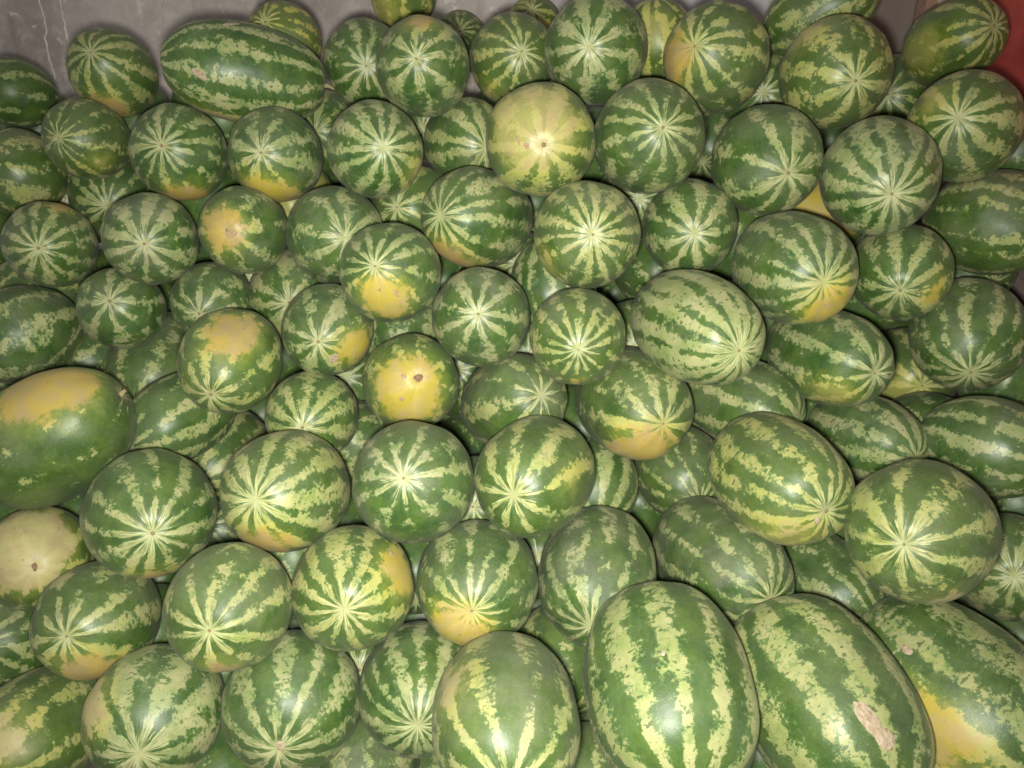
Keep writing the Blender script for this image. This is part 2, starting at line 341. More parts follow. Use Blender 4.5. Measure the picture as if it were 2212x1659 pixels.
# ---------------------------------------------------------------- the melons, one row each
# (centre, axis, radius, half length, seed, stripes, pale, ragged, broken, netted, hue, dust, spot vector, spot size, spot kind, scar) , label
GROUP = 'watermelons heaped in the pile'
ROWS = {
    'a1': (((-1.2862, 2.1268, 1.4365), (-0.782, -0.601, 0.164), 0.0860, 0.1022, 34.85, 12, -0.20, 0.82, 1.50, 0.59, 0.09, 0.50, (-0.029, 0.651, -0.759), 0.40, 0, 0.8),
        'dim mottled watermelon at the left edge, just under the stained wall'),
    'a2': (((-0.9412, 1.9683, 1.4913), (0.059, -0.899, 0.433), 0.0949, 0.1175, 39.15, 11, 0.10, 1.06, 0.60, 0.49, 0.30, 0.36, (0.019, -0.666, -0.746), 0.50, 1, 1.0),
        'watermelon leaning on the wall, star end up, left of the long sideways one'),
    'a3': (((-0.5960, 1.8663, 1.4970), (-0.899, -0.404, 0.172), 0.1058, 0.1766, 16.10, 12, 0.10, 1.20, 0.10, 0.58, 0.00, 0.10, (-0.544, -0.360, -0.758), 0.45, 2, 0.0),
        'long dark watermelon lying sideways with clean pale stripes, right under the wall'),
    'a4': (((-0.5520, 2.0560, 1.5595), (-0.178, -0.876, 0.447), 0.0867, 0.0991, 5.26, 13, 0.00, 1.16, 1.43, 0.49, 1.30, 0.67, (-0.131, 0.645, -0.753), 0.40, 0, 1.3),
        'olive watermelon peeking out over the back of the long sideways one'),
    'a5': (((-0.2783, 2.2110, 1.6711), (0.075, -0.382, 0.921), 0.0860, 0.0911, 7.22, 10, 0.23, 1.03, 1.21, 0.65, 0.80, 0.27, (-0.474, -0.753, -0.457), 0.60, 3, 1.3),
        'yellow-green watermelon cut off by the top edge, right of the bare wall'),
    'a6': (((-0.3482, 1.9949, 1.5117), (0.172, -0.985, 0.012), 0.1000, 0.1185, 35.05, 11, 0.20, 0.93, 0.80, 0.42, 0.00, 0.26, (-0.591, 0.525, -0.613), 0.40, 0, 0.8),
        'watermelon half hidden between the long sideways one and a round bold-starred one'),
    'a7': (((-0.1937, 1.8094, 1.5122), (0.003, -0.981, 0.196), 0.1015, 0.1194, 38.69, 8, 0.35, 1.01, 0.90, 0.90, 0.03, 0.56, (0.066, -0.466, 0.882), 0.42, 1, 1.0),
        'round bold-starred watermelon of the back row, below the one cut off at the top'),
    'a8': (((-0.1590, 2.5716, 1.5452), (0.067, -0.935, 0.350), 0.0860, 0.1008, 14.22, 14, 0.31, 1.16, 0.97, 0.96, 0.11, 0.59, (-0.416, 0.592, -0.690), 0.40, 0, 1.0),
        'small dim watermelon behind the back row near the top centre, mostly its star showing'),
    'a9': (((0.0017, 1.9419, 1.5230), (0.165, -0.968, 0.189), 0.1000, 0.1185, 5.47, 13, 0.10, 0.81, 1.49, 0.88, 0.50, 0.58, (-0.502, -0.485, -0.716), 0.40, 3, 0.8),
        'yellowish-green watermelon with a bright glint under its star, in the back row'),
    'a10': (((0.1804, 1.8275, 1.5462), (-0.196, -0.977, 0.083), 0.1114, 0.1326, 9.06, 9, 0.35, 0.87, 1.00, 0.90, 0.00, 0.40, (0.057, 0.650, -0.758), 0.40, 0, 0.0),
        'large pale-starred watermelon touching the top edge, above a big yellowish one'),
    'a11': (((0.0624, 2.4919, 1.5788), (-0.053, -0.823, 0.566), 0.0860, 0.0997, 38.08, 9, 0.44, 1.01, 1.37, 0.94, 0.80, 0.51, (-0.229, 0.633, -0.739), 0.40, 0, 0.8),
        'shaded watermelon showing only a sliver at the top, left of the large pale-starred one'),
    'a12': (((0.3412, 1.9897, 1.5583), (-0.184, -0.070, 0.980), 0.0873, 0.0957, 35.13, 10, 0.40, 0.83, 1.27, 0.71, 0.80, 0.36, (-0.341, -0.866, 0.366), 0.50, 3, 0.8),
        'yellow-blotched watermelon wedged behind two large ones of the back row, right of top centre'),
    'a13': (((0.4432, 1.8265, 1.5304), (-0.557, -0.802, 0.216), 0.1120, 0.1279, 32.24, 12, 0.30, 1.05, 1.87, 0.60, 0.35, 0.70, (-0.884, -0.467, -0.008), 0.55, 1, 1.0),
        'large watermelon with a brown blush on its left side, touching the top edge'),
    'a14': (((0.7201, 2.0081, 1.6227), (0.747, -0.402, 0.529), 0.0906, 0.1321, 2.03, 11, 0.20, 1.14, 0.80, 0.76, 0.30, 0.52, (-0.090, 0.648, -0.756), 0.40, 0, 0.0),
        'long watermelon pointing up and right, cut by the top edge, before the grey column'),
    'a15': (((0.6948, 1.7937, 1.5016), (-0.018, -0.998, -0.055), 0.1137, 0.1261, 12.27, 8, 0.45, 1.05, 1.50, 0.51, 0.50, 0.44, (-0.627, 0.095, 0.774), 0.60, 3, 1.3),
        'big egg-shaped yellow-green watermelon in front of the grey column'),
    'a16': (((1.0350, 1.9878, 1.5575), (0.212, -0.926, 0.311), 0.0912, 0.1241, 30.56, 12, 0.10, 0.85, 1.80, 0.88, 0.60, 0.49, (-0.946, -0.274, -0.175), 0.60, 3, 1.3),
        'yellow-green watermelon tilted up against the red side panel'),
    'a17': (((0.9361, 1.6776, 1.4043), (-0.564, -0.793, 0.229), 0.1097, 0.1341, 36.63, 10, 0.30, 0.81, 1.08, 0.55, 0.22, 0.51, (-0.820, -0.334, 0.465), 0.35, 3, 0.0),
        'large round watermelon by the red panel with its star left of centre'),
    'a18': (((1.0146, 2.1741, 1.4155), (-0.549, -0.817, 0.175), 0.1122, 0.1344, 1.56, 10, -0.05, 1.07, 0.82, 0.59, 0.24, 0.49, (0.371, 0.604, -0.705), 0.40, 0, 1.0),
        'watermelon of which a star piece shows between the egg-shaped one and the red panel'),
    'b0': (((-1.1826, 1.8964, 1.2748), (-0.479, -0.834, 0.273), 0.1001, 0.1031, 26.32, 9, 0.10, 1.03, 1.60, 0.88, 0.40, 0.60, (-0.445, 0.583, -0.680), 0.40, 0, 1.0),
        'dark watermelon cut by the left edge, in the second row from the wall'),
    'b1': (((-0.9776, 1.8523, 1.3576), (-0.118, -0.979, 0.164), 0.0890, 0.0995, 13.55, 13, -0.10, 1.05, 1.68, 0.59, 0.40, 0.61, (0.549, -0.712, -0.438), 0.30, 3, 0.8),
        'small dark watermelon with its star at the left, under the one leaning on the wall'),
    'b2': (((-0.7352, 1.7664, 1.3396), (0.092, -0.957, 0.274), 0.1022, 0.1145, 5.17, 13, 0.10, 0.88, 1.20, 0.78, 0.00, 0.29, (0.151, -0.485, -0.861), 0.62, 1, 1.3),
        "watermelon with a thin tan patch along its bottom, under the long dark one's left end"),
    'b3': (((-0.5238, 1.7710, 1.3340), (0.030, -0.980, 0.195), 0.1012, 0.1207, 26.45, 8, 0.34, 1.12, 1.20, 0.83, 0.00, 0.65, (-0.057, -0.693, -0.718), 0.72, 0, 1.0),
        "watermelon with a broad yellow patch along its bottom, under the long dark one's middle"),
    'b4': (((-0.4821, 2.1056, 1.3386), (-0.012, -0.988, 0.156), 0.1070, 0.1268, 6.46, 10, 0.24, 0.89, 1.42, 0.97, 0.11, 0.36, (-0.532, 0.551, -0.643), 0.40, 0, 0.0),
        'shaded watermelon showing only a dim star below the right end of the long sideways one'),
    'b5': (((-0.2892, 1.6922, 1.3561), (0.305, -0.933, 0.188), 0.0995, 0.1183, 26.29, 12, 0.45, 0.85, 0.90, 0.90, 0.00, 0.42, (0.863, -0.360, -0.354), 0.35, 3, 0.0),
        'watermelon with a bold star and clean broad rays, right of the yellow-bottomed one'),
    'b6': (((-0.1061, 1.8744, 1.3496), (0.421, -0.907, 0.019), 0.0976, 0.1152, 21.58, 10, 0.40, 0.93, 0.70, 0.45, 0.13, 0.51, (-0.378, 0.603, -0.703), 0.40, 0, 0.0),
        'dark watermelon partly tucked behind the left side of the big yellow-faced one'),
    'b7': (((0.0577, 1.6549, 1.3805), (0.021, -0.997, 0.078), 0.1128, 0.1337, 3.10, 9, 0.50, 0.85, 0.80, 0.45, 0.50, 0.37, (-0.181, -0.889, 0.421), 0.92, 2.5, 1.6),
        'big round watermelon with its whole upper face pale yellow and a dark blossom dot'),
    'b8': (((0.2853, 1.6891, 1.3827), (0.045, -0.964, 0.263), 0.1147, 0.1357, 12.26, 13, 0.25, 0.87, 1.60, 0.93, 0.12, 0.57, (0.599, 0.521, -0.608), 0.40, 0, 1.3),
        'large dark green round watermelon just right of the big yellow-faced one'),
    'b9': (((0.5397, 1.6901, 1.3347), (0.049, -0.999, -0.024), 0.1129, 0.1316, 29.09, 8, 0.35, 1.07, 1.30, 1.00, 0.11, 0.59, (-0.423, 0.590, -0.688), 0.40, 0, 1.3),
        'large netted watermelon with a star low on its right, under the browned-side one'),
    'b10': (((0.7348, 1.5811, 1.3218), (-0.225, -0.972, -0.062), 0.1125, 0.1404, 10.65, 13, 0.50, 1.16, 0.90, 0.80, 0.00, 0.54, (-0.619, 0.511, -0.596), 0.40, 0, 1.0),
        'large round watermelon with very bold white rays, near the right edge'),
    'c0': (((-1.0303, 1.6971, 1.1517), (0.312, -0.933, 0.179), 0.0942, 0.1112, 39.87, 12, 0.50, 1.11, 1.23, 0.78, 0.08, 0.60, (0.434, 0.023, 0.901), 0.30, 1, 1.3),
        'pale-starred dusty watermelon at the left edge, third row from the wall'),
    'c1': (((-0.7702, 1.6279, 1.1820), (0.299, -0.941, 0.156), 0.0961, 0.1141, 30.31, 10, 0.35, 0.95, 1.26, 0.42, 0.00, 0.80, (0.029, 0.651, -0.759), 0.40, 0, 1.0),
        'dusty grey watermelon with a ten-rayed star, second from the left edge in its row'),
    'c2': (((-0.5795, 1.6569, 1.1937), (0.001, -0.968, 0.252), 0.0924, 0.1078, 21.92, 8, -0.20, 1.13, 1.81, 0.63, 0.09, 0.59, (-0.090, -0.961, 0.262), 0.62, 1, 1.0),
        'dark watermelon with a golden patch covering its star, below the yellow-bottomed pair'),
    'c3': (((-0.3858, 1.6673, 1.1807), (0.372, -0.910, 0.185), 0.1049, 0.1239, 39.72, 8, 0.40, 1.13, 1.81, 1.00, 0.00, 0.69, (-0.135, 0.645, -0.752), 0.40, 0, 0.0),
        'mottled watermelon right of the golden-patched dark one, its star hidden at the lower right'),
    'c4': (((-1.0014, 1.9759, 1.2025), (0.270, -0.963, 0.017), 0.1057, 0.1258, 23.00, 14, 0.30, 0.88, 1.81, 0.53, 0.08, 0.28, (-0.413, 0.593, -0.692), 0.40, 0, 0.8),
        'watermelon showing a shaded corner above the dusty grey ten-rayed one'),
    'c4b': (((-1.1869, 2.0883, 1.1599), (-0.283, -0.845, 0.454), 0.1124, 0.1300, 1.30, 8, 0.04, 1.09, 1.30, 0.43, 0.35, 0.65, (0.233, 0.633, -0.738), 0.40, 0, 0.8),
        'almost hidden dark watermelon above the pale-starred dusty one at left'),
    'c5': (((-0.2239, 1.8264, 1.2018), (-0.252, -0.935, 0.249), 0.1033, 0.1250, 9.86, 8, -0.01, 0.85, 0.84, 0.70, 0.34, 0.33, (-0.378, 0.602, -0.703), 0.40, 0, 0.8),
        'watermelon showing a mottled corner behind the upper left of the orange-bottomed one'),
    'c6': (((-0.0740, 1.6754, 1.2158), (-0.497, -0.836, 0.233), 0.1060, 0.1429, 19.37, 14, 0.20, 0.91, 1.38, 1.00, 0.08, 0.53, (-0.462, -0.669, -0.583), 0.62, 1, 0.0),
        'egg-shaped watermelon with an orange patch at the lower left, star at its left end'),
    'c7': (((0.1499, 1.5380, 1.2148), (0.001, -0.971, 0.240), 0.1067, 0.1265, 21.45, 14, 0.40, 1.15, 1.00, 0.48, 0.30, 0.69, (-0.754, -0.516, -0.407), 0.30, 3, 0.8),
        'large round light green watermelon with an even centred star, below the big yellow-faced one'),
    'c8': (((0.3839, 1.6593, 1.1992), (-0.135, -0.982, 0.136), 0.1019, 0.1210, 37.66, 9, 0.35, 0.88, 1.36, 0.70, 0.06, 0.27, (0.266, 0.627, -0.732), 0.40, 0, 0.0),
        'round watermelon with centred star, right neighbour of the large light green one'),
    'c9': (((0.5629, 1.5093, 1.1562), (0.047, -0.994, 0.097), 0.1097, 0.1544, 24.00, 14, 0.45, 0.99, 0.80, 1.00, 0.00, 0.59, (0.234, -0.921, -0.311), 0.55, 0, 0.0),
        'egg-shaped netted watermelon with star and yellow patch at the lower right end'),
    'c10': (((0.8065, 1.5567, 1.1324), (-0.395, -0.917, -0.061), 0.0982, 0.1159, 28.31, 10, 0.10, 1.09, 1.13, 0.50, 0.10, 0.32, (0.216, -0.971, -0.103), 0.32, 0, 1.3),
        'round watermelon with a small yellow spot at right, below the very bold-rayed one'),
    'c11': (((1.0348, 1.6598, 1.2099), (0.611, -0.789, 0.058), 0.1111, 0.1388, 36.78, 13, -0.15, 1.17, 0.80, 0.71, 0.27, 0.68, (-0.322, 0.616, -0.719), 0.40, 0, 1.0),
        'large dark watermelon cut by the right edge, right of the very bold-rayed one'),
    'c12': (((0.7211, 1.8299, 1.1728), (-0.908, -0.373, 0.193), 0.1000, 0.1177, 32.15, 8, 0.33, 1.08, 1.51, 0.97, 0.00, 0.44, (-0.375, -0.826, 0.421), 1.20, 0, 0.8),
        'plain yellow corner of a watermelon in a gap under the large netted one'),
    'd0': (((-1.1038, 1.6228, 0.9667), (-0.687, -0.699, -0.201), 0.1049, 0.1279, 27.68, 9, 0.30, 1.07, 1.03, 0.73, 0.08, 0.60, (0.740, 0.438, -0.511), 0.40, 0, 1.3),
        'pale-striped long watermelon cut by the left edge, above the big smooth dark one'),
    'd0b': (((-1.2135, 1.9168, 0.9572), (-0.762, -0.646, -0.047), 0.1169, 0.1315, 0.62, 12, 0.13, 0.96, 1.59, 0.71, 0.27, 0.29, (0.422, 0.590, -0.688), 0.40, 0, 1.3),
        'barely visible dark watermelon at left, behind the pale-striped long one'),
    'd1': (((-0.8657, 1.6274, 1.0257), (0.238, -0.855, 0.461), 0.0901, 0.1068, 22.32, 8, 0.20, 0.98, 1.49, 0.73, 0.00, 0.52, (-0.407, 0.594, -0.694), 0.40, 0, 1.3),
        'dark watermelon with a neat star, below and between the two dusty starred ones at left'),
    'd2': (((-0.6746, 1.6557, 1.0338), (0.083, -0.995, 0.059), 0.0874, 0.1021, 7.82, 9, 0.25, 0.98, 1.63, 0.82, 0.00, 0.61, (-0.219, 0.635, -0.741), 0.40, 0, 1.3),
        'watermelon tucked behind the tan-topped one, star at its lower middle, under the golden-patched one'),
    'd3': (((-0.5091, 1.7405, 1.0197), (0.148, -0.973, 0.178), 0.1060, 0.1250, 24.82, 8, 0.45, 1.06, 1.25, 0.73, 0.10, 0.58, (-0.021, 0.651, -0.759), 0.40, 0, 1.3),
        'light watermelon half hidden behind the small netted one with a yellow right side'),
    'd4': (((-0.3861, 1.5201, 1.0172), (0.050, -0.988, 0.145), 0.0944, 0.1116, 18.66, 8, 0.20, 0.94, 1.60, 1.00, 0.00, 0.60, (0.718, -0.683, -0.133), 0.55, 0, 1.3),
        'small netted watermelon with a yellow patch at its lower right and a small star'),
    'd5': (((-0.2431, 1.5103, 1.1434), (-0.113, -0.916, 0.386), 0.0996, 0.1201, 17.89, 13, 0.00, 0.96, 1.40, 0.75, 0.00, 0.55, (0.016, -0.980, -0.196), 0.60, 0, 1.0),
        'round watermelon with a yellow patch right below its star, left of centre'),
    'd6': (((-0.0643, 1.4985, 1.0521), (0.001, -0.918, 0.396), 0.1012, 0.1200, 27.11, 9, 0.20, 0.87, 1.12, 0.58, 0.00, 0.70, (-0.574, 0.533, -0.622), 0.40, 0, 1.0),
        'dark round watermelon with a bold centred star, in the middle of the heap'),
    'd7': (((0.1301, 1.4332, 1.0359), (-0.070, -0.986, 0.151), 0.0954, 0.1133, 17.90, 14, 0.10, 1.18, 1.78, 0.63, 0.30, 0.65, (-0.016, -0.790, -0.613), 0.20, 0, 0.8),
        'dark round watermelon with a bright glint on its star, right neighbour of the centre one'),
    'd8': (((0.3537, 1.4162, 1.0630), (0.277, -0.957, 0.090), 0.1047, 0.1693, 19.75, 14, 0.95, 1.15, 0.30, 0.30, 0.05, 0.30, (0.335, 0.613, -0.715), 0.40, 0, 1.0),
        'very pale egg-shaped watermelon with narrow green stripes and star at lower right'),
    'd9': (((0.6504, 1.4787, 0.9779), (0.227, -0.962, 0.153), 0.0978, 0.1568, 33.10, 9, 0.10, 0.98, 1.21, 0.73, 0.00, 0.39, (-0.197, -0.951, -0.238), 0.40, 3, 0.8),
        'long dark watermelon pointing down right, yellow along its underside, left of a pale sliver'),
    'd10': (((0.9616, 1.5260, 1.0053), (-0.352, -0.893, -0.282), 0.1124, 0.1330, 28.26, 13, 0.20, 1.09, 1.70, 0.67, 0.06, 0.56, (-0.635, 0.503, -0.587), 0.40, 0, 1.3),
        'large watermelon at the right edge with a bluish-white glint above its low star'),
    'd11': (((0.9927, 1.7813, 0.7999), (-0.192, -0.963, 0.189), 0.1165, 0.1390, 25.73, 10, 0.30, 0.90, 1.32, 0.71, 0.40, 0.34, (-0.488, -0.873, -0.003), 0.50, 3, 0.8),
        'pale sliver of watermelon with a dim star, between two large ones near the right edge'),
    'd12': (((0.5019, 1.5180, 0.8513), (0.601, -0.798, 0.040), 0.0961, 0.1416, 38.48, 10, 0.03, 0.90, 0.87, 0.65, 0.11, 0.57, (0.254, 0.629, -0.734), 0.40, 0, 0.8),
        'dark long watermelon in the shade just under the very pale egg-shaped one'),
    'd13': (((-0.2549, 1.6786, 0.9619), (0.223, -0.857, -0.464), 0.1053, 0.1334, 5.48, 8, 0.31, 1.00, 1.82, 0.79, 0.04, 0.60, (-0.002, 0.651, -0.759), 0.40, 0, 0.8),
        'dark watermelon barely showing above the round one with a big yellow face'),
    'd14': (((0.0220, 1.8676, 1.0315), (-0.103, -0.870, 0.482), 0.1068, 0.1275, 13.75, 9, 0.11, 1.00, 0.96, 0.66, 0.13, 0.31, (-0.068, 0.649, -0.757), 0.40, 0, 0.8),
        'pale sliver of watermelon right below the orange-bottomed egg-shaped one'),
    'd15': (((0.0923, 1.6660, 1.0634), (0.048, -0.632, -0.774), 0.0963, 0.1164, 6.95, 14, 0.43, 0.81, 1.00, 0.50, 0.00, 0.26, (0.062, 0.650, -0.758), 0.40, 0, 0.8),
        'dark watermelon hidden in the gap above the glinting one at the centre'),
    'e0': (((-0.8775, 1.2932, 0.8865), (0.844, 0.296, 0.448), 0.1191, 0.1547, 10.79, 13, -1.15, 1.05, 1.00, 0.65, 0.25, 0.40, (0.257, -0.230, 0.939), 0.75, 1, 1.3),
        'huge smooth dark green watermelon with a long yellow patch on top, at left'),
    'e1': (((-0.5700, 1.4444, 0.9805), (-0.022, -0.986, -0.167), 0.0995, 0.1247, 36.95, 9, 0.30, 0.82, 1.53, 0.76, 0.40, 0.35, (0.296, -0.515, 0.804), 0.62, 1, 1.3),
        'watermelon with a large tan patch on its top and its star near the bottom'),
    'e2': (((-0.8585, 1.7232, 0.8451), (-0.056, -0.963, -0.265), 0.1120, 0.1499, 38.13, 8, -0.08, 0.93, 0.84, 0.90, 0.18, 0.70, (-0.490, 0.567, -0.662), 0.40, 0, 1.3),
        'dark striped watermelon hidden behind the left of the tan-topped one'),
    'e2b': (((-1.0679, 1.7962, 0.8292), (-0.365, -0.906, -0.217), 0.1161, 0.1272, 26.64, 13, 0.19, 1.18, 1.47, 0.60, 0.10, 0.26, (-0.480, 0.571, -0.666), 0.40, 0, 1.0),
        'dim watermelon right above the huge smooth dark one with the yellow top'),
    'e3': (((-0.7002, 1.4484, 0.8462), (-0.522, -0.845, -0.117), 0.0892, 0.1186, 27.76, 12, 0.25, 1.10, 1.17, 0.45, 0.11, 0.33, (0.246, 0.631, -0.736), 0.40, 0, 0.8),
        'long watermelon between the huge smooth dark one and the tan-topped one, star at lower left'),
    'e4': (((-0.4134, 1.4288, 0.8618), (0.064, -0.964, 0.258), 0.0932, 0.1121, 17.90, 11, 0.45, 1.16, 0.60, 0.91, 0.21, 0.25, (0.133, 0.645, -0.753), 0.40, 0, 1.3),
        'watermelon with zigzag pale stripes above its low star, below the small netted one'),
    'e5': (((-0.2090, 1.4494, 0.9276), (0.260, -0.841, 0.474), 0.0993, 0.1183, 9.82, 8, -0.30, 1.07, 1.03, 0.56, 0.40, 0.37, (0.072, -0.962, 0.263), 0.86, 0, 0.0),
        'watermelon whose face is one big bright yellow patch with brown scabs'),
    'e6': (((0.0010, 1.4761, 0.8693), (0.410, -0.771, 0.487), 0.1017, 0.1388, 28.10, 10, -0.10, 0.85, 1.60, 0.42, 0.22, 0.63, (-0.626, -0.117, 0.771), 0.10, 0, 0.0),
        'dark watermelon with a small star at upper right, right of the big yellow patch'),
    'e7': (((0.2500, 1.4572, 0.8788), (0.260, -0.952, 0.165), 0.1112, 0.1568, 3.38, 9, 0.20, 1.04, 1.14, 0.78, 0.26, 0.64, (0.050, -0.971, -0.234), 0.62, 1, 0.8),
        'large watermelon with an orange-tan strip along its bottom, right of centre'),
    'e8': (((0.4961, 1.2393, 0.8292), (0.228, -0.960, 0.160), 0.1114, 0.1562, 11.72, 13, 0.40, 1.10, 0.80, 0.83, 0.45, 0.42, (-0.103, -0.925, -0.365), 0.55, 3, 1.3),
        'large long light green watermelon pointing down right, with a pinkish scab near its star'),
    'e9': (((0.7529, 1.4480, 0.8005), (0.351, -0.924, 0.148), 0.0902, 0.1346, 1.06, 10, 0.30, 0.88, 0.70, 0.57, 0.02, 0.64, (0.411, 0.593, -0.692), 0.40, 0, 1.3),
        'striped egg-shaped watermelon whose rays meet at its right end, behind the long light green one'),
    'e10': (((0.9401, 1.3328, 0.8424), (0.603, -0.792, 0.092), 0.0985, 0.1257, 11.52, 12, 0.10, 0.89, 1.10, 0.50, 0.00, 0.60, (0.088, 0.648, -0.756), 0.40, 0, 0.8),
        'large dull watermelon cut by the right edge, above the large bold-starred one'),
    'e11': (((0.3807, 1.5110, 0.6791), (0.152, -0.988, -0.013), 0.1029, 0.1277, 29.55, 14, -0.10, 1.03, 1.60, 0.45, 0.26, 0.61, (-0.187, 0.639, -0.746), 0.40, 0, 1.3),
        'shaded watermelon behind the left side of the long light green one'),
    'e12': (((0.1849, 1.4338, 0.6930), (-0.129, -0.900, -0.417), 0.0882, 0.1085, 23.79, 11, 0.40, 0.80, 0.50, 0.62, 0.10, 0.28, (0.051, 0.650, -0.758), 0.40, 0, 1.3),
        'watermelon with upright stripes, partly behind the yellow-starred one in the lower middle'),
    'e13': (((-0.0667, 1.3655, 0.6902), (-0.092, -0.871, 0.482), 0.0962, 0.1144, 32.51, 11, 0.12, 1.19, 1.15, 0.43, 0.10, 0.32, (0.259, 0.629, -0.733), 0.40, 0, 0.8),
        'star sliver of a watermelon between two large round ones in the lower middle'),
    'e14': (((-0.3546, 1.5818, 0.6997), (-0.347, -0.605, 0.717), 0.1057, 0.1339, 22.71, 9, 0.20, 1.06, 1.16, 0.74, 0.12, 0.52, (-0.151, 0.643, -0.751), 0.40, 0, 1.3),
        'dusty grey edge of a watermelon left of the round one under the big yellow patch'),
    'e15': (((-0.6736, 1.5679, 0.6784), (-0.113, -0.989, 0.095), 0.1111, 0.1397, 22.02, 11, 0.20, 1.00, 0.98, 0.77, 0.26, 0.31, (0.295, 0.622, -0.725), 0.40, 0, 0.0),
        'dark watermelon in the gap below the long one beside the huge smooth dark one'),
    'f0': (((-0.9137, 1.2083, 0.6687), (0.497, -0.772, 0.395), 0.0973, 0.1168, 29.35, 10, 0.30, 0.95, 1.40, 0.81, 0.50, 0.30, (0.313, -0.636, 0.705), 1.00, 2, 0.0),
        'pale yellowish plain watermelon with a brown scab, cut by the left edge'),
    'f1': (((-0.6612, 1.1844, 0.7884), (0.440, -0.855, 0.275), 0.1141, 0.1391, 32.72, 12, 0.15, 0.90, 1.10, 0.91, 0.09, 0.27, (0.223, -0.801, -0.556), 0.35, 1, 1.3),
        "large round watermelon with broad pale rays, below the huge smooth dark one's right end"),
    'f2': (((-0.4142, 1.2062, 0.8203), (-0.084, -0.892, 0.443), 0.1107, 0.1406, 13.30, 12, 0.50, 1.17, 0.70, 0.50, 0.25, 0.49, (-0.102, -0.952, -0.287), 0.50, 1, 0.0),
        'large light green watermelon with dense rays and a tan bottom, lower left of the centre'),
    'f3': (((-0.1781, 1.2022, 0.8427), (-0.015, -0.821, 0.571), 0.1108, 0.1312, 29.82, 11, 0.00, 0.94, 1.88, 0.85, 0.00, 0.61, (-0.464, 0.577, -0.673), 0.40, 0, 0.8),
        'large round watermelon with star at its middle, directly below the big yellow patch'),
    'f4': (((0.0444, 1.2484, 0.8289), (-0.310, -0.911, 0.271), 0.1078, 0.1420, 31.26, 9, 0.15, 0.86, 1.20, 0.80, 0.35, 0.32, (0.509, -0.747, 0.428), 0.22, 3, 0.0),
        'large watermelon with vivid yellow rays from a low left star, in the lower middle'),
    'f5': (((0.6906, 1.0843, 0.8206), (-0.593, -0.733, 0.333), 0.1185, 0.1418, 5.56, 9, 0.25, 0.89, 1.20, 0.68, 0.42, 0.51, (0.070, -0.822, -0.565), 0.40, 2, 0.8),
        'very large round bold-starred watermelon near the right edge in the lower half'),
    'f6': (((0.9569, 1.2016, 0.6531), (-0.472, -0.779, 0.412), 0.1017, 0.1205, 11.24, 10, 0.30, 1.10, 1.08, 0.64, 0.13, 0.43, (-0.036, 0.650, -0.759), 0.40, 0, 0.0),
        'shaded watermelon at the right edge, star showing behind the very large bold-starred one'),
    'g0': (((-0.7505, 1.0925, 0.6208), (0.097, -0.876, 0.472), 0.1026, 0.1254, 36.72, 10, 0.15, 0.90, 0.95, 0.66, 0.23, 0.50, (0.252, -0.944, -0.211), 0.55, 1, 0.8),
        'watermelon with an orange-yellow bottom strip, below the pale plain scabbed one'),
    'g1': (((-0.4686, 1.0086, 0.7236), (0.079, -0.929, 0.361), 0.1018, 0.1111, 5.84, 10, 0.10, 0.85, 1.00, 0.82, 0.30, 0.66, (0.124, -0.905, -0.408), 0.30, 1, 1.0),
        'large green watermelon with a small thin-rayed star, below the tan-bottomed light green one'),
    'g2': (((-0.2812, 1.0916, 0.6935), (0.077, -0.917, 0.392), 0.1069, 0.1264, 4.12, 12, 0.40, 1.18, 0.84, 0.95, 0.35, 0.28, (0.836, -0.237, 0.495), 0.50, 0, 0.0),
        'bright green watermelon with a yellow patch on its right side, star at its lower left'),
    'g3': (((-0.0634, 1.1248, 0.6795), (-0.023, -0.950, 0.311), 0.1099, 0.1355, 22.74, 14, 0.10, 1.09, 1.55, 1.00, 0.06, 0.50, (-0.237, -0.969, -0.068), 0.60, 0, 0.8),
        'watermelon with a bright yellow-orange patch at its lower left, just under its star'),
    'g4': (((0.1618, 1.1840, 0.6502), (-0.170, -0.985, 0.014), 0.1109, 0.1489, 16.44, 12, 0.05, 1.20, 1.09, 0.67, 0.01, 0.68, (-0.467, 0.575, -0.671), 0.40, 0, 1.3),
        'watermelon standing behind the tallest front one, its star half hidden by it'),
    'g5': (((0.4131, 1.2460, 0.6340), (0.309, -0.933, 0.185), 0.1100, 0.1674, 37.61, 12, 0.00, 1.10, 1.90, 0.67, 0.10, 1.00, (0.046, 0.650, -0.758), 0.40, 0, 0.8),
        'dull dusty dark watermelon pointing down right, above the front one with the tan scab'),
    'g6': (((0.6536, 1.2887, 0.5484), (0.403, -0.914, -0.042), 0.0916, 0.1348, 2.44, 13, 0.10, 1.07, 0.70, 0.54, 0.00, 0.38, (-0.112, 0.647, -0.754), 0.40, 0, 1.3),
        'striped dark watermelon wedged under the very large bold-starred one, with a white glint'),
    'g7': (((-0.9974, 1.1809, 0.4934), (0.131, -0.814, 0.566), 0.1004, 0.1115, 30.43, 12, 0.04, 1.05, 1.01, 0.46, 0.08, 0.59, (-0.298, 0.621, -0.725), 0.40, 0, 0.8),
        'teal-shaded sliver of a watermelon at the left edge, below the pale plain one'),
    'h0': (((-0.8432, 0.9870, 0.4556), (-0.176, -0.944, 0.279), 0.1056, 0.1392, 25.44, 12, 0.20, 1.03, 1.08, 0.61, 0.51, 0.52, (0.084, -0.724, 0.685), 0.42, 2, 0.0),
        'long watermelon with a pale yellow side in the bottom left corner'),
    'h1': (((-0.6088, 0.9596, 0.5325), (0.218, -0.932, 0.291), 0.1123, 0.1157, 6.17, 9, 0.65, 1.19, 0.60, 0.55, 0.00, 0.30, (-0.653, -0.458, 0.603), 0.42, 2, 1.0),
        'large pale watermelon with broad rays at the bottom edge, second from the left'),
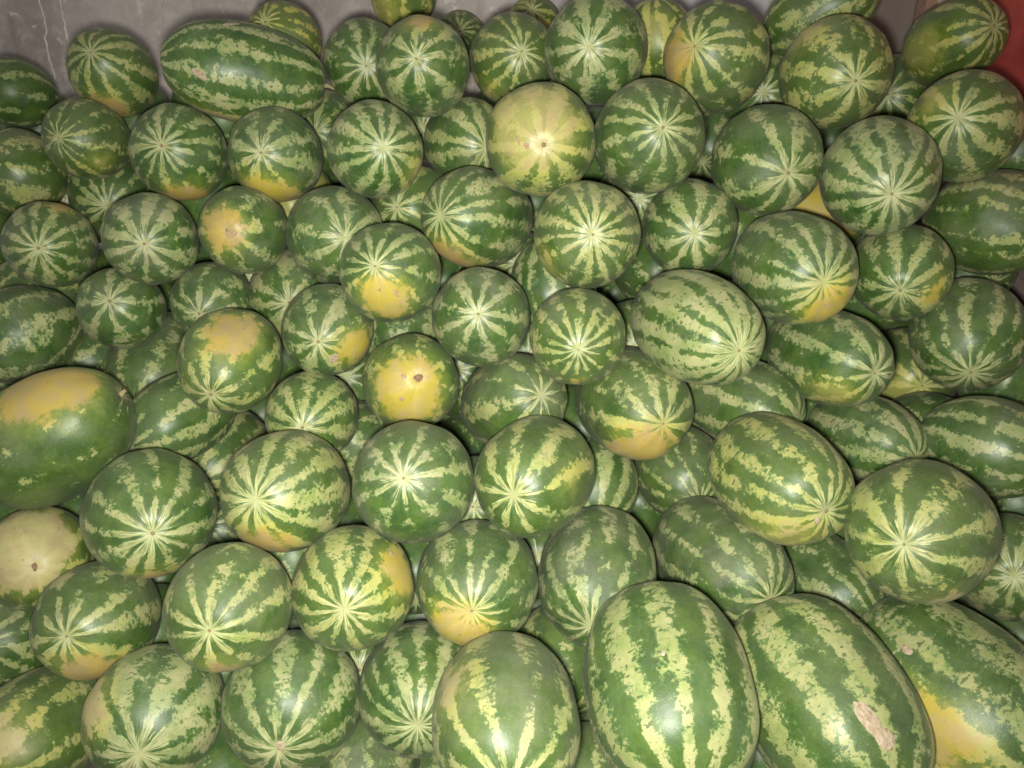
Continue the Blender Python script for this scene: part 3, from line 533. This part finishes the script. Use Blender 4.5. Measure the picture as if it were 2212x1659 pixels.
    'h2': (((-0.3807, 0.9861, 0.5341), (0.080, -0.983, 0.167), 0.1169, 0.1204, 11.46, 11, 0.30, 1.18, 0.85, 0.90, 0.00, 0.40, (0.327, 0.615, -0.717), 0.40, 0, 1.0),
        'large dusty watermelon with a light scar at its star, at the bottom edge'),
    'h3': (((-0.1648, 1.0217, 0.5263), (0.098, -0.932, 0.349), 0.1076, 0.1352, 13.12, 14, 0.25, 1.02, 0.88, 0.52, 0.00, 0.28, (0.095, 0.648, -0.756), 0.40, 0, 0.0),
        'watermelon with its low star next to the tan-sided front one, at the bottom'),
    'h4': (((-0.0111, 0.8601, 0.6349), (0.053, -0.950, 0.308), 0.1114, 0.1614, 37.08, 10, 0.00, 1.08, 1.00, 0.55, 0.24, 0.65, (-0.684, -0.133, 0.717), 0.36, 2, 0.8),
        'front watermelon with a tan left side and blocky pale stripes, cut by the bottom edge'),
    'h5': (((0.2421, 0.8989, 0.6595), (0.021, -0.987, -0.160), 0.1291, 0.1735, 25.44, 11, 0.12, 0.81, 0.60, 0.42, 0.12, 0.30, (0.496, 0.565, -0.659), 0.40, 0, 0.0),
        'tallest front watermelon standing upright with long jagged stripes and a thin curled stem'),
    'h6': (((0.5058, 0.9264, 0.5980), (0.273, -0.938, -0.214), 0.1331, 0.1815, 6.23, 11, 0.25, 0.93, 0.50, 0.88, 0.16, 0.30, (0.613, 0.514, -0.600), 0.40, 0, 1.3),
        'large front watermelon with a big peeling tan scab, right of the tallest one'),
    'h7': (((0.7679, 0.9851, 0.5356), (0.447, -0.893, -0.058), 0.1482, 0.1976, 4.02, 11, 0.35, 1.18, 0.60, 0.78, 0.08, 0.26, (-0.707, -0.659, 0.256), 0.48, 0, 0.8),
        'largest long watermelon in the bottom right corner with a bright yellow side'),
    'h8': (((0.0965, 1.1552, 0.4584), (0.062, -0.961, -0.271), 0.1008, 0.1133, 35.63, 10, -0.07, 1.08, 1.69, 0.87, 0.22, 0.33, (0.079, 0.649, -0.757), 0.40, 0, 0.0),
        'dark watermelon seen in the gap left of the tallest front one'),
    'h9': (((-0.3017, 1.2018, 0.4162), (0.094, -0.814, 0.573), 0.1046, 0.1243, 34.06, 10, -0.00, 1.15, 1.24, 0.59, 0.14, 0.25, (0.557, 0.540, -0.630), 0.40, 0, 1.3),
        'yellowish sliver of a watermelon in the gap below the bright green yellow-sided one'),
    'h10': (((-0.2691, 0.9960, 0.3609), (0.170, -0.978, 0.123), 0.0976, 0.1135, 7.98, 9, 0.15, 1.15, 1.79, 0.59, 0.16, 0.67, (0.016, 0.651, -0.759), 0.40, 0, 1.0),
        'watermelon at the bottom edge between the dusty one and the tan-sided front one'),
    'h11': (((-0.1972, 1.0699, 0.1915), (0.164, -0.985, -0.046), 0.1072, 0.1111, 3.86, 9, 0.44, 1.03, 0.86, 0.71, 0.13, 0.45, (-0.195, 0.638, -0.745), 0.40, 0, 0.0),
        "edge of a watermelon poking up at the bottom, touching the tan-sided front one's left"),
    'h12': (((0.1340, 0.9418, 0.3834), (-0.072, -0.959, -0.275), 0.0937, 0.1000, 37.95, 9, -0.06, 0.96, 1.72, 0.77, 0.30, 0.51, (-0.431, 0.587, -0.685), 0.40, 0, 0.0),
        'watermelon corner at the bottom edge between the tan-sided and the tallest front ones'),
    'f7': (((1.0243, 1.2083, 0.4597), (0.416, -0.759, 0.500), 0.1031, 0.1165, 32.71, 10, 0.27, 0.88, 1.32, 0.99, 0.06, 0.28, (0.296, 0.622, -0.725), 0.40, 0, 0.0),
        'dim watermelon in the shade at the right edge, above the largest long one'),
    'x1': (((-0.3373, 2.0262, 1.1912), (0.114, -0.993, -0.037), 0.1085, 0.1290, 26.41, 11, -0.57, 1.00, 1.20, 0.80, 0.05, 0.15, (-0.014, 0.651, -0.759), 0.40, 0, 0.0),  # x rows: fewer pale stripes, so colour darkens the gaps like shade
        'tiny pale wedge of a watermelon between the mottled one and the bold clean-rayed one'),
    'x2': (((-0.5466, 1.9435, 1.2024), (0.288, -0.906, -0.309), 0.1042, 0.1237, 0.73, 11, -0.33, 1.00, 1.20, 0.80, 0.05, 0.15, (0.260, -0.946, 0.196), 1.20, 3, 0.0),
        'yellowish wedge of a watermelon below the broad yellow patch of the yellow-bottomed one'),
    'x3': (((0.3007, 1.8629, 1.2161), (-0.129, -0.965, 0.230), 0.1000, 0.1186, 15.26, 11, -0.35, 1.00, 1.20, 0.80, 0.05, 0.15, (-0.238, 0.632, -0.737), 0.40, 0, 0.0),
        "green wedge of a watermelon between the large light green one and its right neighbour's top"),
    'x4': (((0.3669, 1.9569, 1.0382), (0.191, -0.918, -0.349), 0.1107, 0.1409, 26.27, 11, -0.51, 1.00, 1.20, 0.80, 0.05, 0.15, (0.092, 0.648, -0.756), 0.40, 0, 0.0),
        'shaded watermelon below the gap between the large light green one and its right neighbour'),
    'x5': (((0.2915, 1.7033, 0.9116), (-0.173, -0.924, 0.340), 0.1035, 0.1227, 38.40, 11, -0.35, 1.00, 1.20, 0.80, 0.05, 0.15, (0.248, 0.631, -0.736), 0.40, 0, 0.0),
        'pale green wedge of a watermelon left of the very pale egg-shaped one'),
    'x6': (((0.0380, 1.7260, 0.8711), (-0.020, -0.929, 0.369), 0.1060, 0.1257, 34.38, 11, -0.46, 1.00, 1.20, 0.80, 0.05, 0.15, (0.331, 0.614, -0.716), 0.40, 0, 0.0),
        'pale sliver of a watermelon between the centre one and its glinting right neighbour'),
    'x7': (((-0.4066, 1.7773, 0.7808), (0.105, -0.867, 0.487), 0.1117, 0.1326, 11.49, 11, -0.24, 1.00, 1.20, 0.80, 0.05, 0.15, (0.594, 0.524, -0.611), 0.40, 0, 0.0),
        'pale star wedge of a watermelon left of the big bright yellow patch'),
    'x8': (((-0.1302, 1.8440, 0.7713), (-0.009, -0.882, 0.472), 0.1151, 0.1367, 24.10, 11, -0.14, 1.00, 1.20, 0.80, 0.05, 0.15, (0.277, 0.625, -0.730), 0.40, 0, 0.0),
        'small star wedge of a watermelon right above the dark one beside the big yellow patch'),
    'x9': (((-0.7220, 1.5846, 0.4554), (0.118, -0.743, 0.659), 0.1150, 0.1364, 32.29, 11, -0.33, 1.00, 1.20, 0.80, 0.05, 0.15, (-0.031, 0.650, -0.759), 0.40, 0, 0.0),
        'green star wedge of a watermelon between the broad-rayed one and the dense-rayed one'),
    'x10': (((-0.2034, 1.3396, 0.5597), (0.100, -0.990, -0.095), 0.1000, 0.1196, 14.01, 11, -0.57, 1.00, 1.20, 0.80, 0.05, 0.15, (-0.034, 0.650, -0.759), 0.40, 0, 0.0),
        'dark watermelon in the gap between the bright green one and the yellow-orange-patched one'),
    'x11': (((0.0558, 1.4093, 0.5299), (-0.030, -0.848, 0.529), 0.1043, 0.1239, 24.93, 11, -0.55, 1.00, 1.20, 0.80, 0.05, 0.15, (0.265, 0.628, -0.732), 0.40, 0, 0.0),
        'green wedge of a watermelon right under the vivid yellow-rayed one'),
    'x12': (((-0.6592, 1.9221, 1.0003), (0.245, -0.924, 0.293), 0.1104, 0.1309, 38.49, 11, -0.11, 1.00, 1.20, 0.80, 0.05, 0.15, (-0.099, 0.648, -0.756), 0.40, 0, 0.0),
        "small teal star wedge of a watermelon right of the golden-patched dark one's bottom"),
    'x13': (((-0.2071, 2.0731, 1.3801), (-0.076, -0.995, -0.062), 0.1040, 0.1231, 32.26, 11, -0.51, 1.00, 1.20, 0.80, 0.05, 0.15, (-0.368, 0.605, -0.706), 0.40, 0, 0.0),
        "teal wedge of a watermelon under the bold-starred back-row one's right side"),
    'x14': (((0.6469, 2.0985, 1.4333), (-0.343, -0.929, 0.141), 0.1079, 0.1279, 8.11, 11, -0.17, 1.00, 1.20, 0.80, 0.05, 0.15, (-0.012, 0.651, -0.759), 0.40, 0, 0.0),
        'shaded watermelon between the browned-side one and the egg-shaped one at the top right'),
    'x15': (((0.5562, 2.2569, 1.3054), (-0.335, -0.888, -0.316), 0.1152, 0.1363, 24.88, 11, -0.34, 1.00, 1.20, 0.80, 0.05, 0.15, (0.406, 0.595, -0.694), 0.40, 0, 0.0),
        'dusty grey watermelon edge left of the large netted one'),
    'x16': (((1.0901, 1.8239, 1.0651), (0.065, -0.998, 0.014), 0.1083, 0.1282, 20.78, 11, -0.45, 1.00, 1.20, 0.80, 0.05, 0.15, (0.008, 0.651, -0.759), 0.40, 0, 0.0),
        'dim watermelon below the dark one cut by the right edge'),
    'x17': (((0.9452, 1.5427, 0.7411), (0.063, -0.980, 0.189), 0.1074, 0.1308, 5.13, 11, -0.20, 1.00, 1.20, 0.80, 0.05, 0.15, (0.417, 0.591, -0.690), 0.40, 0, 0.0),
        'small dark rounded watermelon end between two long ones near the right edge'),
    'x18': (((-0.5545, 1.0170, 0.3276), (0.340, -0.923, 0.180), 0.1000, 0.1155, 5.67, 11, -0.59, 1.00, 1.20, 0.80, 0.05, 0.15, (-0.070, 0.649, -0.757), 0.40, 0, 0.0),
        'dark grey watermelon in the bottom gap between the pale and the dusty ones'),
    'z1': (((-0.3943, 1.5529, 0.4974), (0.459, -0.697, -0.551), 0.0980, 0.1120, 5.38, 11, -1.37, 1.00, 1.20, 0.80, 0.05, 0.15, (0.407, 0.594, -0.693), 0.40, 0, 0.0),  # z rows: pale value lowered further, shade of the gaps put into colour
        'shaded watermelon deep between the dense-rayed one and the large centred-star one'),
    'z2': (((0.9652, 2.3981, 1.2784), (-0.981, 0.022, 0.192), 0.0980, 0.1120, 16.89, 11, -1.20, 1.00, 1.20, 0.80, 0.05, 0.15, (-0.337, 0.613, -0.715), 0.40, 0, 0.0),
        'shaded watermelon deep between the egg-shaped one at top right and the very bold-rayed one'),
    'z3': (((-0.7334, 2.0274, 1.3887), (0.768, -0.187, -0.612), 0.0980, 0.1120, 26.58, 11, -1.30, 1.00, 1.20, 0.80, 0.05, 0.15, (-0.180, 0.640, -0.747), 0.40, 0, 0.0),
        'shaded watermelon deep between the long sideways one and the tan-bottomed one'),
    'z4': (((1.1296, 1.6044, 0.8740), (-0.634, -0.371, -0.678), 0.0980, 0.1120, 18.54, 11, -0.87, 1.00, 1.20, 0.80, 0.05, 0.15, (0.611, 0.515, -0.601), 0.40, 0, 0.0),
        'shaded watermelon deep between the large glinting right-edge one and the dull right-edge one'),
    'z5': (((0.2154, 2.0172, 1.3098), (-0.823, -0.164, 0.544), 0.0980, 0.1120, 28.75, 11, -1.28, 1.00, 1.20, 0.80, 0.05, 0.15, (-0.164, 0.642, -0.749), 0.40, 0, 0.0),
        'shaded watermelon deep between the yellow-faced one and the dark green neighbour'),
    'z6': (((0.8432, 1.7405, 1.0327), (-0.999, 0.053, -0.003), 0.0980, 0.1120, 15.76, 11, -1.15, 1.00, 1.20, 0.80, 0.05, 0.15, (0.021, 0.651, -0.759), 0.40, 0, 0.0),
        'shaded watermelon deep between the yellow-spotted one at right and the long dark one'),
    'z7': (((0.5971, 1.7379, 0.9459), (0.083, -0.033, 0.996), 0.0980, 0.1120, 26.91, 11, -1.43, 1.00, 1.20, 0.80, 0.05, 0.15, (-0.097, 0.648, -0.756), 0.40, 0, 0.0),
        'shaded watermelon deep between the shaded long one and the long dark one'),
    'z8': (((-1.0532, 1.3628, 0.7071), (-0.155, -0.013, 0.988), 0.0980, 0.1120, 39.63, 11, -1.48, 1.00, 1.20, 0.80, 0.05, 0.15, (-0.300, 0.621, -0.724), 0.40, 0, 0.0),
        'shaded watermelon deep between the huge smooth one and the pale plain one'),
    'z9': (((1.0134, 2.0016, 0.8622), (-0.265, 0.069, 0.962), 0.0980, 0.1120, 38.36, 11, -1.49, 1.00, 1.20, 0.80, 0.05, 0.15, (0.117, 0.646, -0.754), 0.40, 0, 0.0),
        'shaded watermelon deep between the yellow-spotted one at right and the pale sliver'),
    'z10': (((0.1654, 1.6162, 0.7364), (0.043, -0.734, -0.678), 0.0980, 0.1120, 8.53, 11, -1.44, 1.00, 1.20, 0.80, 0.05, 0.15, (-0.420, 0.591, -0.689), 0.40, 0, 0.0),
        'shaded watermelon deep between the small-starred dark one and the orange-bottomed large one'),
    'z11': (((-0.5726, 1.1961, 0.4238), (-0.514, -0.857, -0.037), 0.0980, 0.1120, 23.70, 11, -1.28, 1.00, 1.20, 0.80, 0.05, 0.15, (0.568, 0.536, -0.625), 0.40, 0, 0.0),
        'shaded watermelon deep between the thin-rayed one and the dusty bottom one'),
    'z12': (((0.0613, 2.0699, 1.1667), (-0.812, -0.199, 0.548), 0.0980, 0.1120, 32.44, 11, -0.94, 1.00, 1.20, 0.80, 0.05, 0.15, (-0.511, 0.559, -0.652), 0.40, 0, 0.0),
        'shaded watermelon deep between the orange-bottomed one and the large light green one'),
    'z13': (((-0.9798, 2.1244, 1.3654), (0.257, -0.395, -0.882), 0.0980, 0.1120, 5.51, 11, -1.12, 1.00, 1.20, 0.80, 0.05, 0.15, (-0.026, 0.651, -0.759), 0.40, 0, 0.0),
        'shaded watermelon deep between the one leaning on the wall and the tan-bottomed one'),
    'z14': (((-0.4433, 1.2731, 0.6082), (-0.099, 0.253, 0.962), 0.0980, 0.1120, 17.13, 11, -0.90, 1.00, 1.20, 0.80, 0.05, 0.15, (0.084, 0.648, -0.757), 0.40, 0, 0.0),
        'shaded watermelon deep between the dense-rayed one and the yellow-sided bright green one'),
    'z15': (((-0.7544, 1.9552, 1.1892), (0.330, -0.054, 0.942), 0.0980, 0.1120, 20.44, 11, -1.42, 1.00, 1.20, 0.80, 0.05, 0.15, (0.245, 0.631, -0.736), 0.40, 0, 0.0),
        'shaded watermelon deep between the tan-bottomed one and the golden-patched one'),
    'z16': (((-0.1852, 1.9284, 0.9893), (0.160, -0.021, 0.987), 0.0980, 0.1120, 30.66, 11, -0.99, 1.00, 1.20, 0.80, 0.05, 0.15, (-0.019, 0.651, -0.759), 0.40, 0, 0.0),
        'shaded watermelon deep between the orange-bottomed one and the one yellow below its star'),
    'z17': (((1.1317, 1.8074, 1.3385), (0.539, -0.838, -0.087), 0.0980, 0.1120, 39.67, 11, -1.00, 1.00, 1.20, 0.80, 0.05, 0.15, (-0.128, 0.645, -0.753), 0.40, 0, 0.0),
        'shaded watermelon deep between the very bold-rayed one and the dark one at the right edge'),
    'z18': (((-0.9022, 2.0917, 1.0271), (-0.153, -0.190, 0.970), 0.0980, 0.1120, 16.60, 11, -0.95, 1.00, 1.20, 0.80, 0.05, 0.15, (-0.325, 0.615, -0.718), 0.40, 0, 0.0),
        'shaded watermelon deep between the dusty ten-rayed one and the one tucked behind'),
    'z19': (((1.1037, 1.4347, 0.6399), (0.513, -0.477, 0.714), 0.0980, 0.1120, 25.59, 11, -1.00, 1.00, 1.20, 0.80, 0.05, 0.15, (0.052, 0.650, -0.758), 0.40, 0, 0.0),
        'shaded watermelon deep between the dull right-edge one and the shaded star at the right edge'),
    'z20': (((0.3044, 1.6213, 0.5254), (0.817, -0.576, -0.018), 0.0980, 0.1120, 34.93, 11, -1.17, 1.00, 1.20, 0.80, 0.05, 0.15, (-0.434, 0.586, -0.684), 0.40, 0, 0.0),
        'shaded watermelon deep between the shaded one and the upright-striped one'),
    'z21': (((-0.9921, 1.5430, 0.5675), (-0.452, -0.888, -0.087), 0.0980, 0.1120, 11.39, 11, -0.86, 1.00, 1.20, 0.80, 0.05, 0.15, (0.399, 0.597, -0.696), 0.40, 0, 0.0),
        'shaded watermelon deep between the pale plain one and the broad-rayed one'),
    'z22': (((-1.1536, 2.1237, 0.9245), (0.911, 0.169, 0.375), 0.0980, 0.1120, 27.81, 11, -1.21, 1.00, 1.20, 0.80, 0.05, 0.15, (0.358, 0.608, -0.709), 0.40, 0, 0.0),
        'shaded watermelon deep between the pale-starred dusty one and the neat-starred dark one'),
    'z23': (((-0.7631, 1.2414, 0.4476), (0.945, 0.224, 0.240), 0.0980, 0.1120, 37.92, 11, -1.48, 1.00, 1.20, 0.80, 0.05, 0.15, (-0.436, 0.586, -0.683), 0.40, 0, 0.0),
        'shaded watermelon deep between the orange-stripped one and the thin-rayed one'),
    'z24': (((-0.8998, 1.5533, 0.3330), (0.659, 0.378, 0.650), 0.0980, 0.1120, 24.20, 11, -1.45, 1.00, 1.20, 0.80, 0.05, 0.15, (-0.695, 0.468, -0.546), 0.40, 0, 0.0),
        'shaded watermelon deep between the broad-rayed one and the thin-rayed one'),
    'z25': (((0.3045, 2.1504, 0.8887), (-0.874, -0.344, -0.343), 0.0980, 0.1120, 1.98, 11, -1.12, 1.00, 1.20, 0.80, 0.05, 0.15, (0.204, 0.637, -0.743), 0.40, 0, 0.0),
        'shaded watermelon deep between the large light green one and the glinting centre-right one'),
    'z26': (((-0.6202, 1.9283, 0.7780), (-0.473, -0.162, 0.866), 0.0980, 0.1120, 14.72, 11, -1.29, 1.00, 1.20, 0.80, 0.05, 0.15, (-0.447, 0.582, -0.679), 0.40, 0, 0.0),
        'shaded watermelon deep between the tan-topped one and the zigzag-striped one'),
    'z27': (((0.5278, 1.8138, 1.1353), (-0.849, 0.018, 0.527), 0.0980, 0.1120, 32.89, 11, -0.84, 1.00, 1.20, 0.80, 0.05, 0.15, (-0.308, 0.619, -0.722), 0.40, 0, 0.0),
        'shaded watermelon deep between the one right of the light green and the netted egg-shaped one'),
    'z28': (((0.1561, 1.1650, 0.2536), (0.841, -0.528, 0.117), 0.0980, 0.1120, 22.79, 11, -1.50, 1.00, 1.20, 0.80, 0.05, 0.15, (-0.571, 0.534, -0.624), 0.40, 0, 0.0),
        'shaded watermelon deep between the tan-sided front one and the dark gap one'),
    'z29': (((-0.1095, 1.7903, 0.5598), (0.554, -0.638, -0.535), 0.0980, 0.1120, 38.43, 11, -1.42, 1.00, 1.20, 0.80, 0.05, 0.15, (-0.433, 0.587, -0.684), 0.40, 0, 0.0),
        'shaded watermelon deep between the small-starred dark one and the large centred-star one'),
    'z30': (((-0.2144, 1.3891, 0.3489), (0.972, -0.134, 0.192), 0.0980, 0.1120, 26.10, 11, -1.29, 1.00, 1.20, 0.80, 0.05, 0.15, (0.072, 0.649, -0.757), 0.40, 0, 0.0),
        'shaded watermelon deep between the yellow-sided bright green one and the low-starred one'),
    'z31': (((-1.3828, 2.0345, 1.0931), (-0.559, -0.796, 0.234), 0.0980, 0.1120, 11.57, 11, -0.87, 1.00, 1.20, 0.80, 0.05, 0.15, (0.442, 0.584, -0.681), 0.40, 0, 0.0),
        'shaded watermelon deep between the dark one at the left edge and the pale-starred dusty one'),
    'z32': (((0.8258, 1.3264, 0.4229), (0.367, 0.030, 0.930), 0.0980, 0.1120, 4.76, 11, -0.97, 1.00, 1.20, 0.80, 0.05, 0.15, (-0.296, 0.622, -0.725), 0.40, 0, 0.0),
        'shaded watermelon deep between the very large bold-starred one and the wedged striped one'),
    'z33': (((0.3737, 1.5084, 0.3743), (0.249, 0.242, 0.938), 0.0980, 0.1120, 5.90, 11, -1.14, 1.00, 1.20, 0.80, 0.05, 0.15, (-0.368, 0.605, -0.706), 0.40, 0, 0.0),
        'shaded watermelon deep between the half hidden star and the dull dusty one'),
    'z34': (((-0.9955, 2.2216, 0.8431), (-0.060, -0.102, 0.993), 0.0980, 0.1120, 21.97, 11, -0.98, 1.00, 1.20, 0.80, 0.05, 0.15, (0.150, 0.643, -0.751), 0.40, 0, 0.0),
        'shaded watermelon deep between the neat-starred dark one and the one tucked behind'),
    'z35': (((1.0449, 1.3895, 0.3528), (-0.146, -0.872, -0.467), 0.0980, 0.1120, 2.36, 11, -1.09, 1.00, 1.20, 0.80, 0.05, 0.15, (0.708, 0.460, -0.536), 0.40, 0, 0.0),
        'shaded watermelon deep between the shaded star at the right edge and the dim right-edge one'),
    'z36': (((0.4904, 1.7210, 0.6715), (-0.191, -0.703, -0.685), 0.0980, 0.1120, 18.39, 11, -0.96, 1.00, 1.20, 0.80, 0.05, 0.15, (0.736, 0.440, -0.514), 0.40, 0, 0.0),
        'shaded watermelon deep between the shaded long one and the shaded one'),
    'z37': (((-0.7080, 1.9660, 0.5909), (-0.403, -0.787, -0.468), 0.0980, 0.1120, 34.94, 11, -1.09, 1.00, 1.20, 0.80, 0.05, 0.15, (0.095, 0.648, -0.756), 0.40, 0, 0.0),
        'shaded watermelon deep between the long left one and the zigzag-striped one'),
    'z39': (((-1.3176, 2.2840, 1.3328), (-0.592, -0.806, -0.004), 0.0980, 0.1120, 31.48, 11, -0.89, 1.00, 1.20, 0.80, 0.05, 0.15, (-0.092, 0.648, -0.756), 0.40, 0, 0.0),
        'shaded watermelon deep between the dim one at the left edge and the pale-starred dusty one'),
    'z40': (((0.0571, 1.4760, 0.3181), (-0.764, 0.123, 0.633), 0.0980, 0.1120, 28.62, 11, -1.36, 1.00, 1.20, 0.80, 0.05, 0.15, (-0.170, 0.641, -0.748), 0.40, 0, 0.0),
        'shaded watermelon deep between the yellow-orange-patched one and the dark gap one'),
    'z43': (((0.6876, 1.6298, 0.7172), (-0.981, -0.095, -0.171), 0.0980, 0.1120, 12.99, 11, -1.09, 1.00, 1.20, 0.80, 0.05, 0.15, (-0.022, 0.651, -0.759), 0.40, 0, 0.0),
        'shaded watermelon deep between the long dark one and the striped egg'),
    'z45': (((0.7418, 1.5030, 0.5669), (0.020, 0.218, 0.976), 0.0980, 0.1120, 37.26, 11, -1.49, 1.00, 1.20, 0.80, 0.05, 0.15, (0.412, 0.593, -0.692), 0.40, 0, 0.0),
        'shaded watermelon deep between the striped egg and the wedged striped one'),
    'z46': (((-0.5203, 1.3836, 0.3252), (0.928, -0.326, -0.182), 0.0980, 0.1120, 14.48, 11, -0.93, 1.00, 1.20, 0.80, 0.05, 0.15, (0.153, 0.643, -0.750), 0.40, 0, 0.0),
        'shaded watermelon deep between the thin-rayed one and the yellow-sided bright green one'),
    'z48': (((-0.0282, 2.4757, 1.3381), (0.284, -0.260, 0.923), 0.0980, 0.1120, 20.48, 11, -0.97, 1.00, 1.20, 0.80, 0.05, 0.15, (-0.132, 0.645, -0.753), 0.40, 0, 0.0),
        'shaded watermelon deep between the glinting back-row one and the half tucked dark one'),
    'z49': (((0.9003, 1.9804, 1.0816), (-0.905, -0.101, -0.414), 0.0980, 0.1120, 11.59, 11, -1.44, 1.00, 1.20, 0.80, 0.05, 0.15, (0.503, 0.563, -0.656), 0.40, 0, 0.0),
        'shaded watermelon deep between the very bold-rayed one and the yellow-spotted one at right'),
    'z50': (((0.4915, 1.2898, 0.4162), (0.224, 0.276, 0.935), 0.0980, 0.1120, 35.21, 11, -1.08, 1.00, 1.20, 0.80, 0.05, 0.15, (-0.208, 0.637, -0.743), 0.40, 0, 0.0),
        'shaded watermelon deep between the dull dusty one and the tallest front one'),
    'z51': (((0.4725, 1.0338, 0.3350), (-0.540, 0.478, 0.693), 0.0980, 0.1120, 17.60, 11, -1.23, 1.00, 1.20, 0.80, 0.05, 0.15, (-0.297, 0.621, -0.725), 0.40, 0, 0.0),
        'shaded watermelon deep between the tallest front one and the scabbed front one'),
    'z52': (((-1.2851, 1.7755, 0.7762), (0.643, 0.291, 0.709), 0.0980, 0.1120, 23.49, 11, -0.83, 1.00, 1.20, 0.80, 0.05, 0.15, (-0.702, 0.463, -0.541), 0.40, 0, 0.0),
        'shaded watermelon deep between the pale-striped long one and the huge smooth one'),
    'z53': (((-0.4586, 2.2837, 1.1940), (0.958, -0.184, -0.221), 0.0980, 0.1120, 16.32, 11, -1.07, 1.00, 1.20, 0.80, 0.05, 0.15, (-0.017, 0.651, -0.759), 0.40, 0, 0.0),
        'shaded watermelon deep between the dim star and the clean-rayed one'),
    'z54': (((-0.2041, 1.9737, 0.6014), (0.882, -0.408, -0.235), 0.0980, 0.1120, 28.25, 11, -1.17, 1.00, 1.20, 0.80, 0.05, 0.15, (-0.502, 0.563, -0.657), 0.40, 0, 0.0),
        'shaded watermelon deep between the bright yellow patch and the large centred-star one'),
}
DEEP_GROUP = 'watermelons deep in the gaps of the pile'
PILE = {k: melon(r, l, DEEP_GROUP if k[0] == 'z' else GROUP) for k, (r, l) in ROWS.items()}

# dried scabs and scuffs that stand proud of single rinds; stems where one shows
add_patch(PILE['e5'], 'scab', (0.0305, -0.0996, 0.0562), 0.0089, 0.0107, 0.20, 0.012, DARKSCAB)
add_patch(PILE['e5'], 'scab', (0.0024, -0.1001, 0.0603), 0.0071, 0.0053, 0.20, 0.006, REDSCAB)
add_patch(PILE['e5'], 'scab', (-0.0030, -0.1124, 0.0170), 0.0062, 0.0045, 0.60, 0.006, REDSCAB)
add_patch(PILE['b7'], 'scab', (-0.0295, -0.1285, 0.0081), 0.0088, 0.0062, 0.40, 0.003, REDSCAB)
add_patch(PILE['b7'], 'scab', (-0.0453, -0.1207, 0.0172), 0.0097, 0.0035, 0.30, 0.003, REDSCAB)
add_patch(PILE['f0'], 'scab', (0.0577, -0.0898, 0.0475), 0.0083, 0.0058, 0.10, 0.008, DARKSCAB)
add_patch(PILE['h6'], 'scab', (0.0076, -0.1160, 0.0898), 0.0134, 0.0268, -0.60, 0.004, SCAB)
add_patch(PILE['h6'], 'scab', (0.0258, -0.1341, 0.0734), 0.0133, 0.0179, -0.50, 0.003, SCAB)
add_patch(PILE['e8'], 'scab', (0.0210, -0.1530, 0.0075), 0.0086, 0.0070, 0.00, 0.012, SCAB)
add_patch(PILE['d4'], 'scab', (0.0316, -0.1006, -0.0226), 0.0129, 0.0111, 0.00, 0.006, SCAB)
add_patch(PILE['c2'], 'scab', (0.0093, -0.1054, 0.0192), 0.0094, 0.0122, 0.00, 0.006, REDSCAB)
add_patch(PILE['d5'], 'scab', (0.0239, -0.1102, -0.0071), 0.0096, 0.0044, 0.30, 0.005, REDSCAB)
add_patch(PILE['h7'], 'scab', (-0.1047, 0.0020, 0.1110), 0.0093, 0.0070, 0.30, 0.004, SCAB)
add_patch(PILE['h5'], 'scab', (-0.0239, -0.0529, 0.1174), 0.0047, 0.0033, 0.20, 0.004, SCAB)
add_patch(PILE['a3'], 'scab', (-0.0559, -0.1201, 0.0064), 0.0136, 0.0087, 0.20, 0.006, SCAB)
add_patch(PILE['a3'], 'scab', (-0.0036, -0.0425, 0.1015), 0.0178, 0.0069, 0.00, 0.006, SCAB)
add_patch(PILE['g2'], 'scab', (0.0749, -0.0031, 0.0791), 0.0080, 0.0040, 0.30, 0.006, SCAB)
add_patch(PILE['h2'], 'scab', (0.0134, -0.1171, 0.0247), 0.0103, 0.0073, 0.20, 0.010, SCAB)
add_stem(PILE['e0'], 1, 0.013)
add_stem(PILE['h5'], -1, 0.040)
add_stem(PILE['a3'], -1, 0.026)

# red side of the truck bed, running from the corner post towards the camera, with a brown board below it
side = slab('red_side_panel', (1.264, 0.9, 1.27), (1.30, 2.46, 3.0), REDPAINT)
side['label'] = 'red painted metal side panel standing to the right of the heap'; side['category'] = 'side panel'
slab('rail', (1.250, 0.9, 1.27), (1.264, 2.44, 1.31), REDPAINT, side, 0.004)
slab('lower_board', (1.262, 0.9, 0.0), (1.30, 2.46, 1.268), LOWBOARD, side, 0.003)
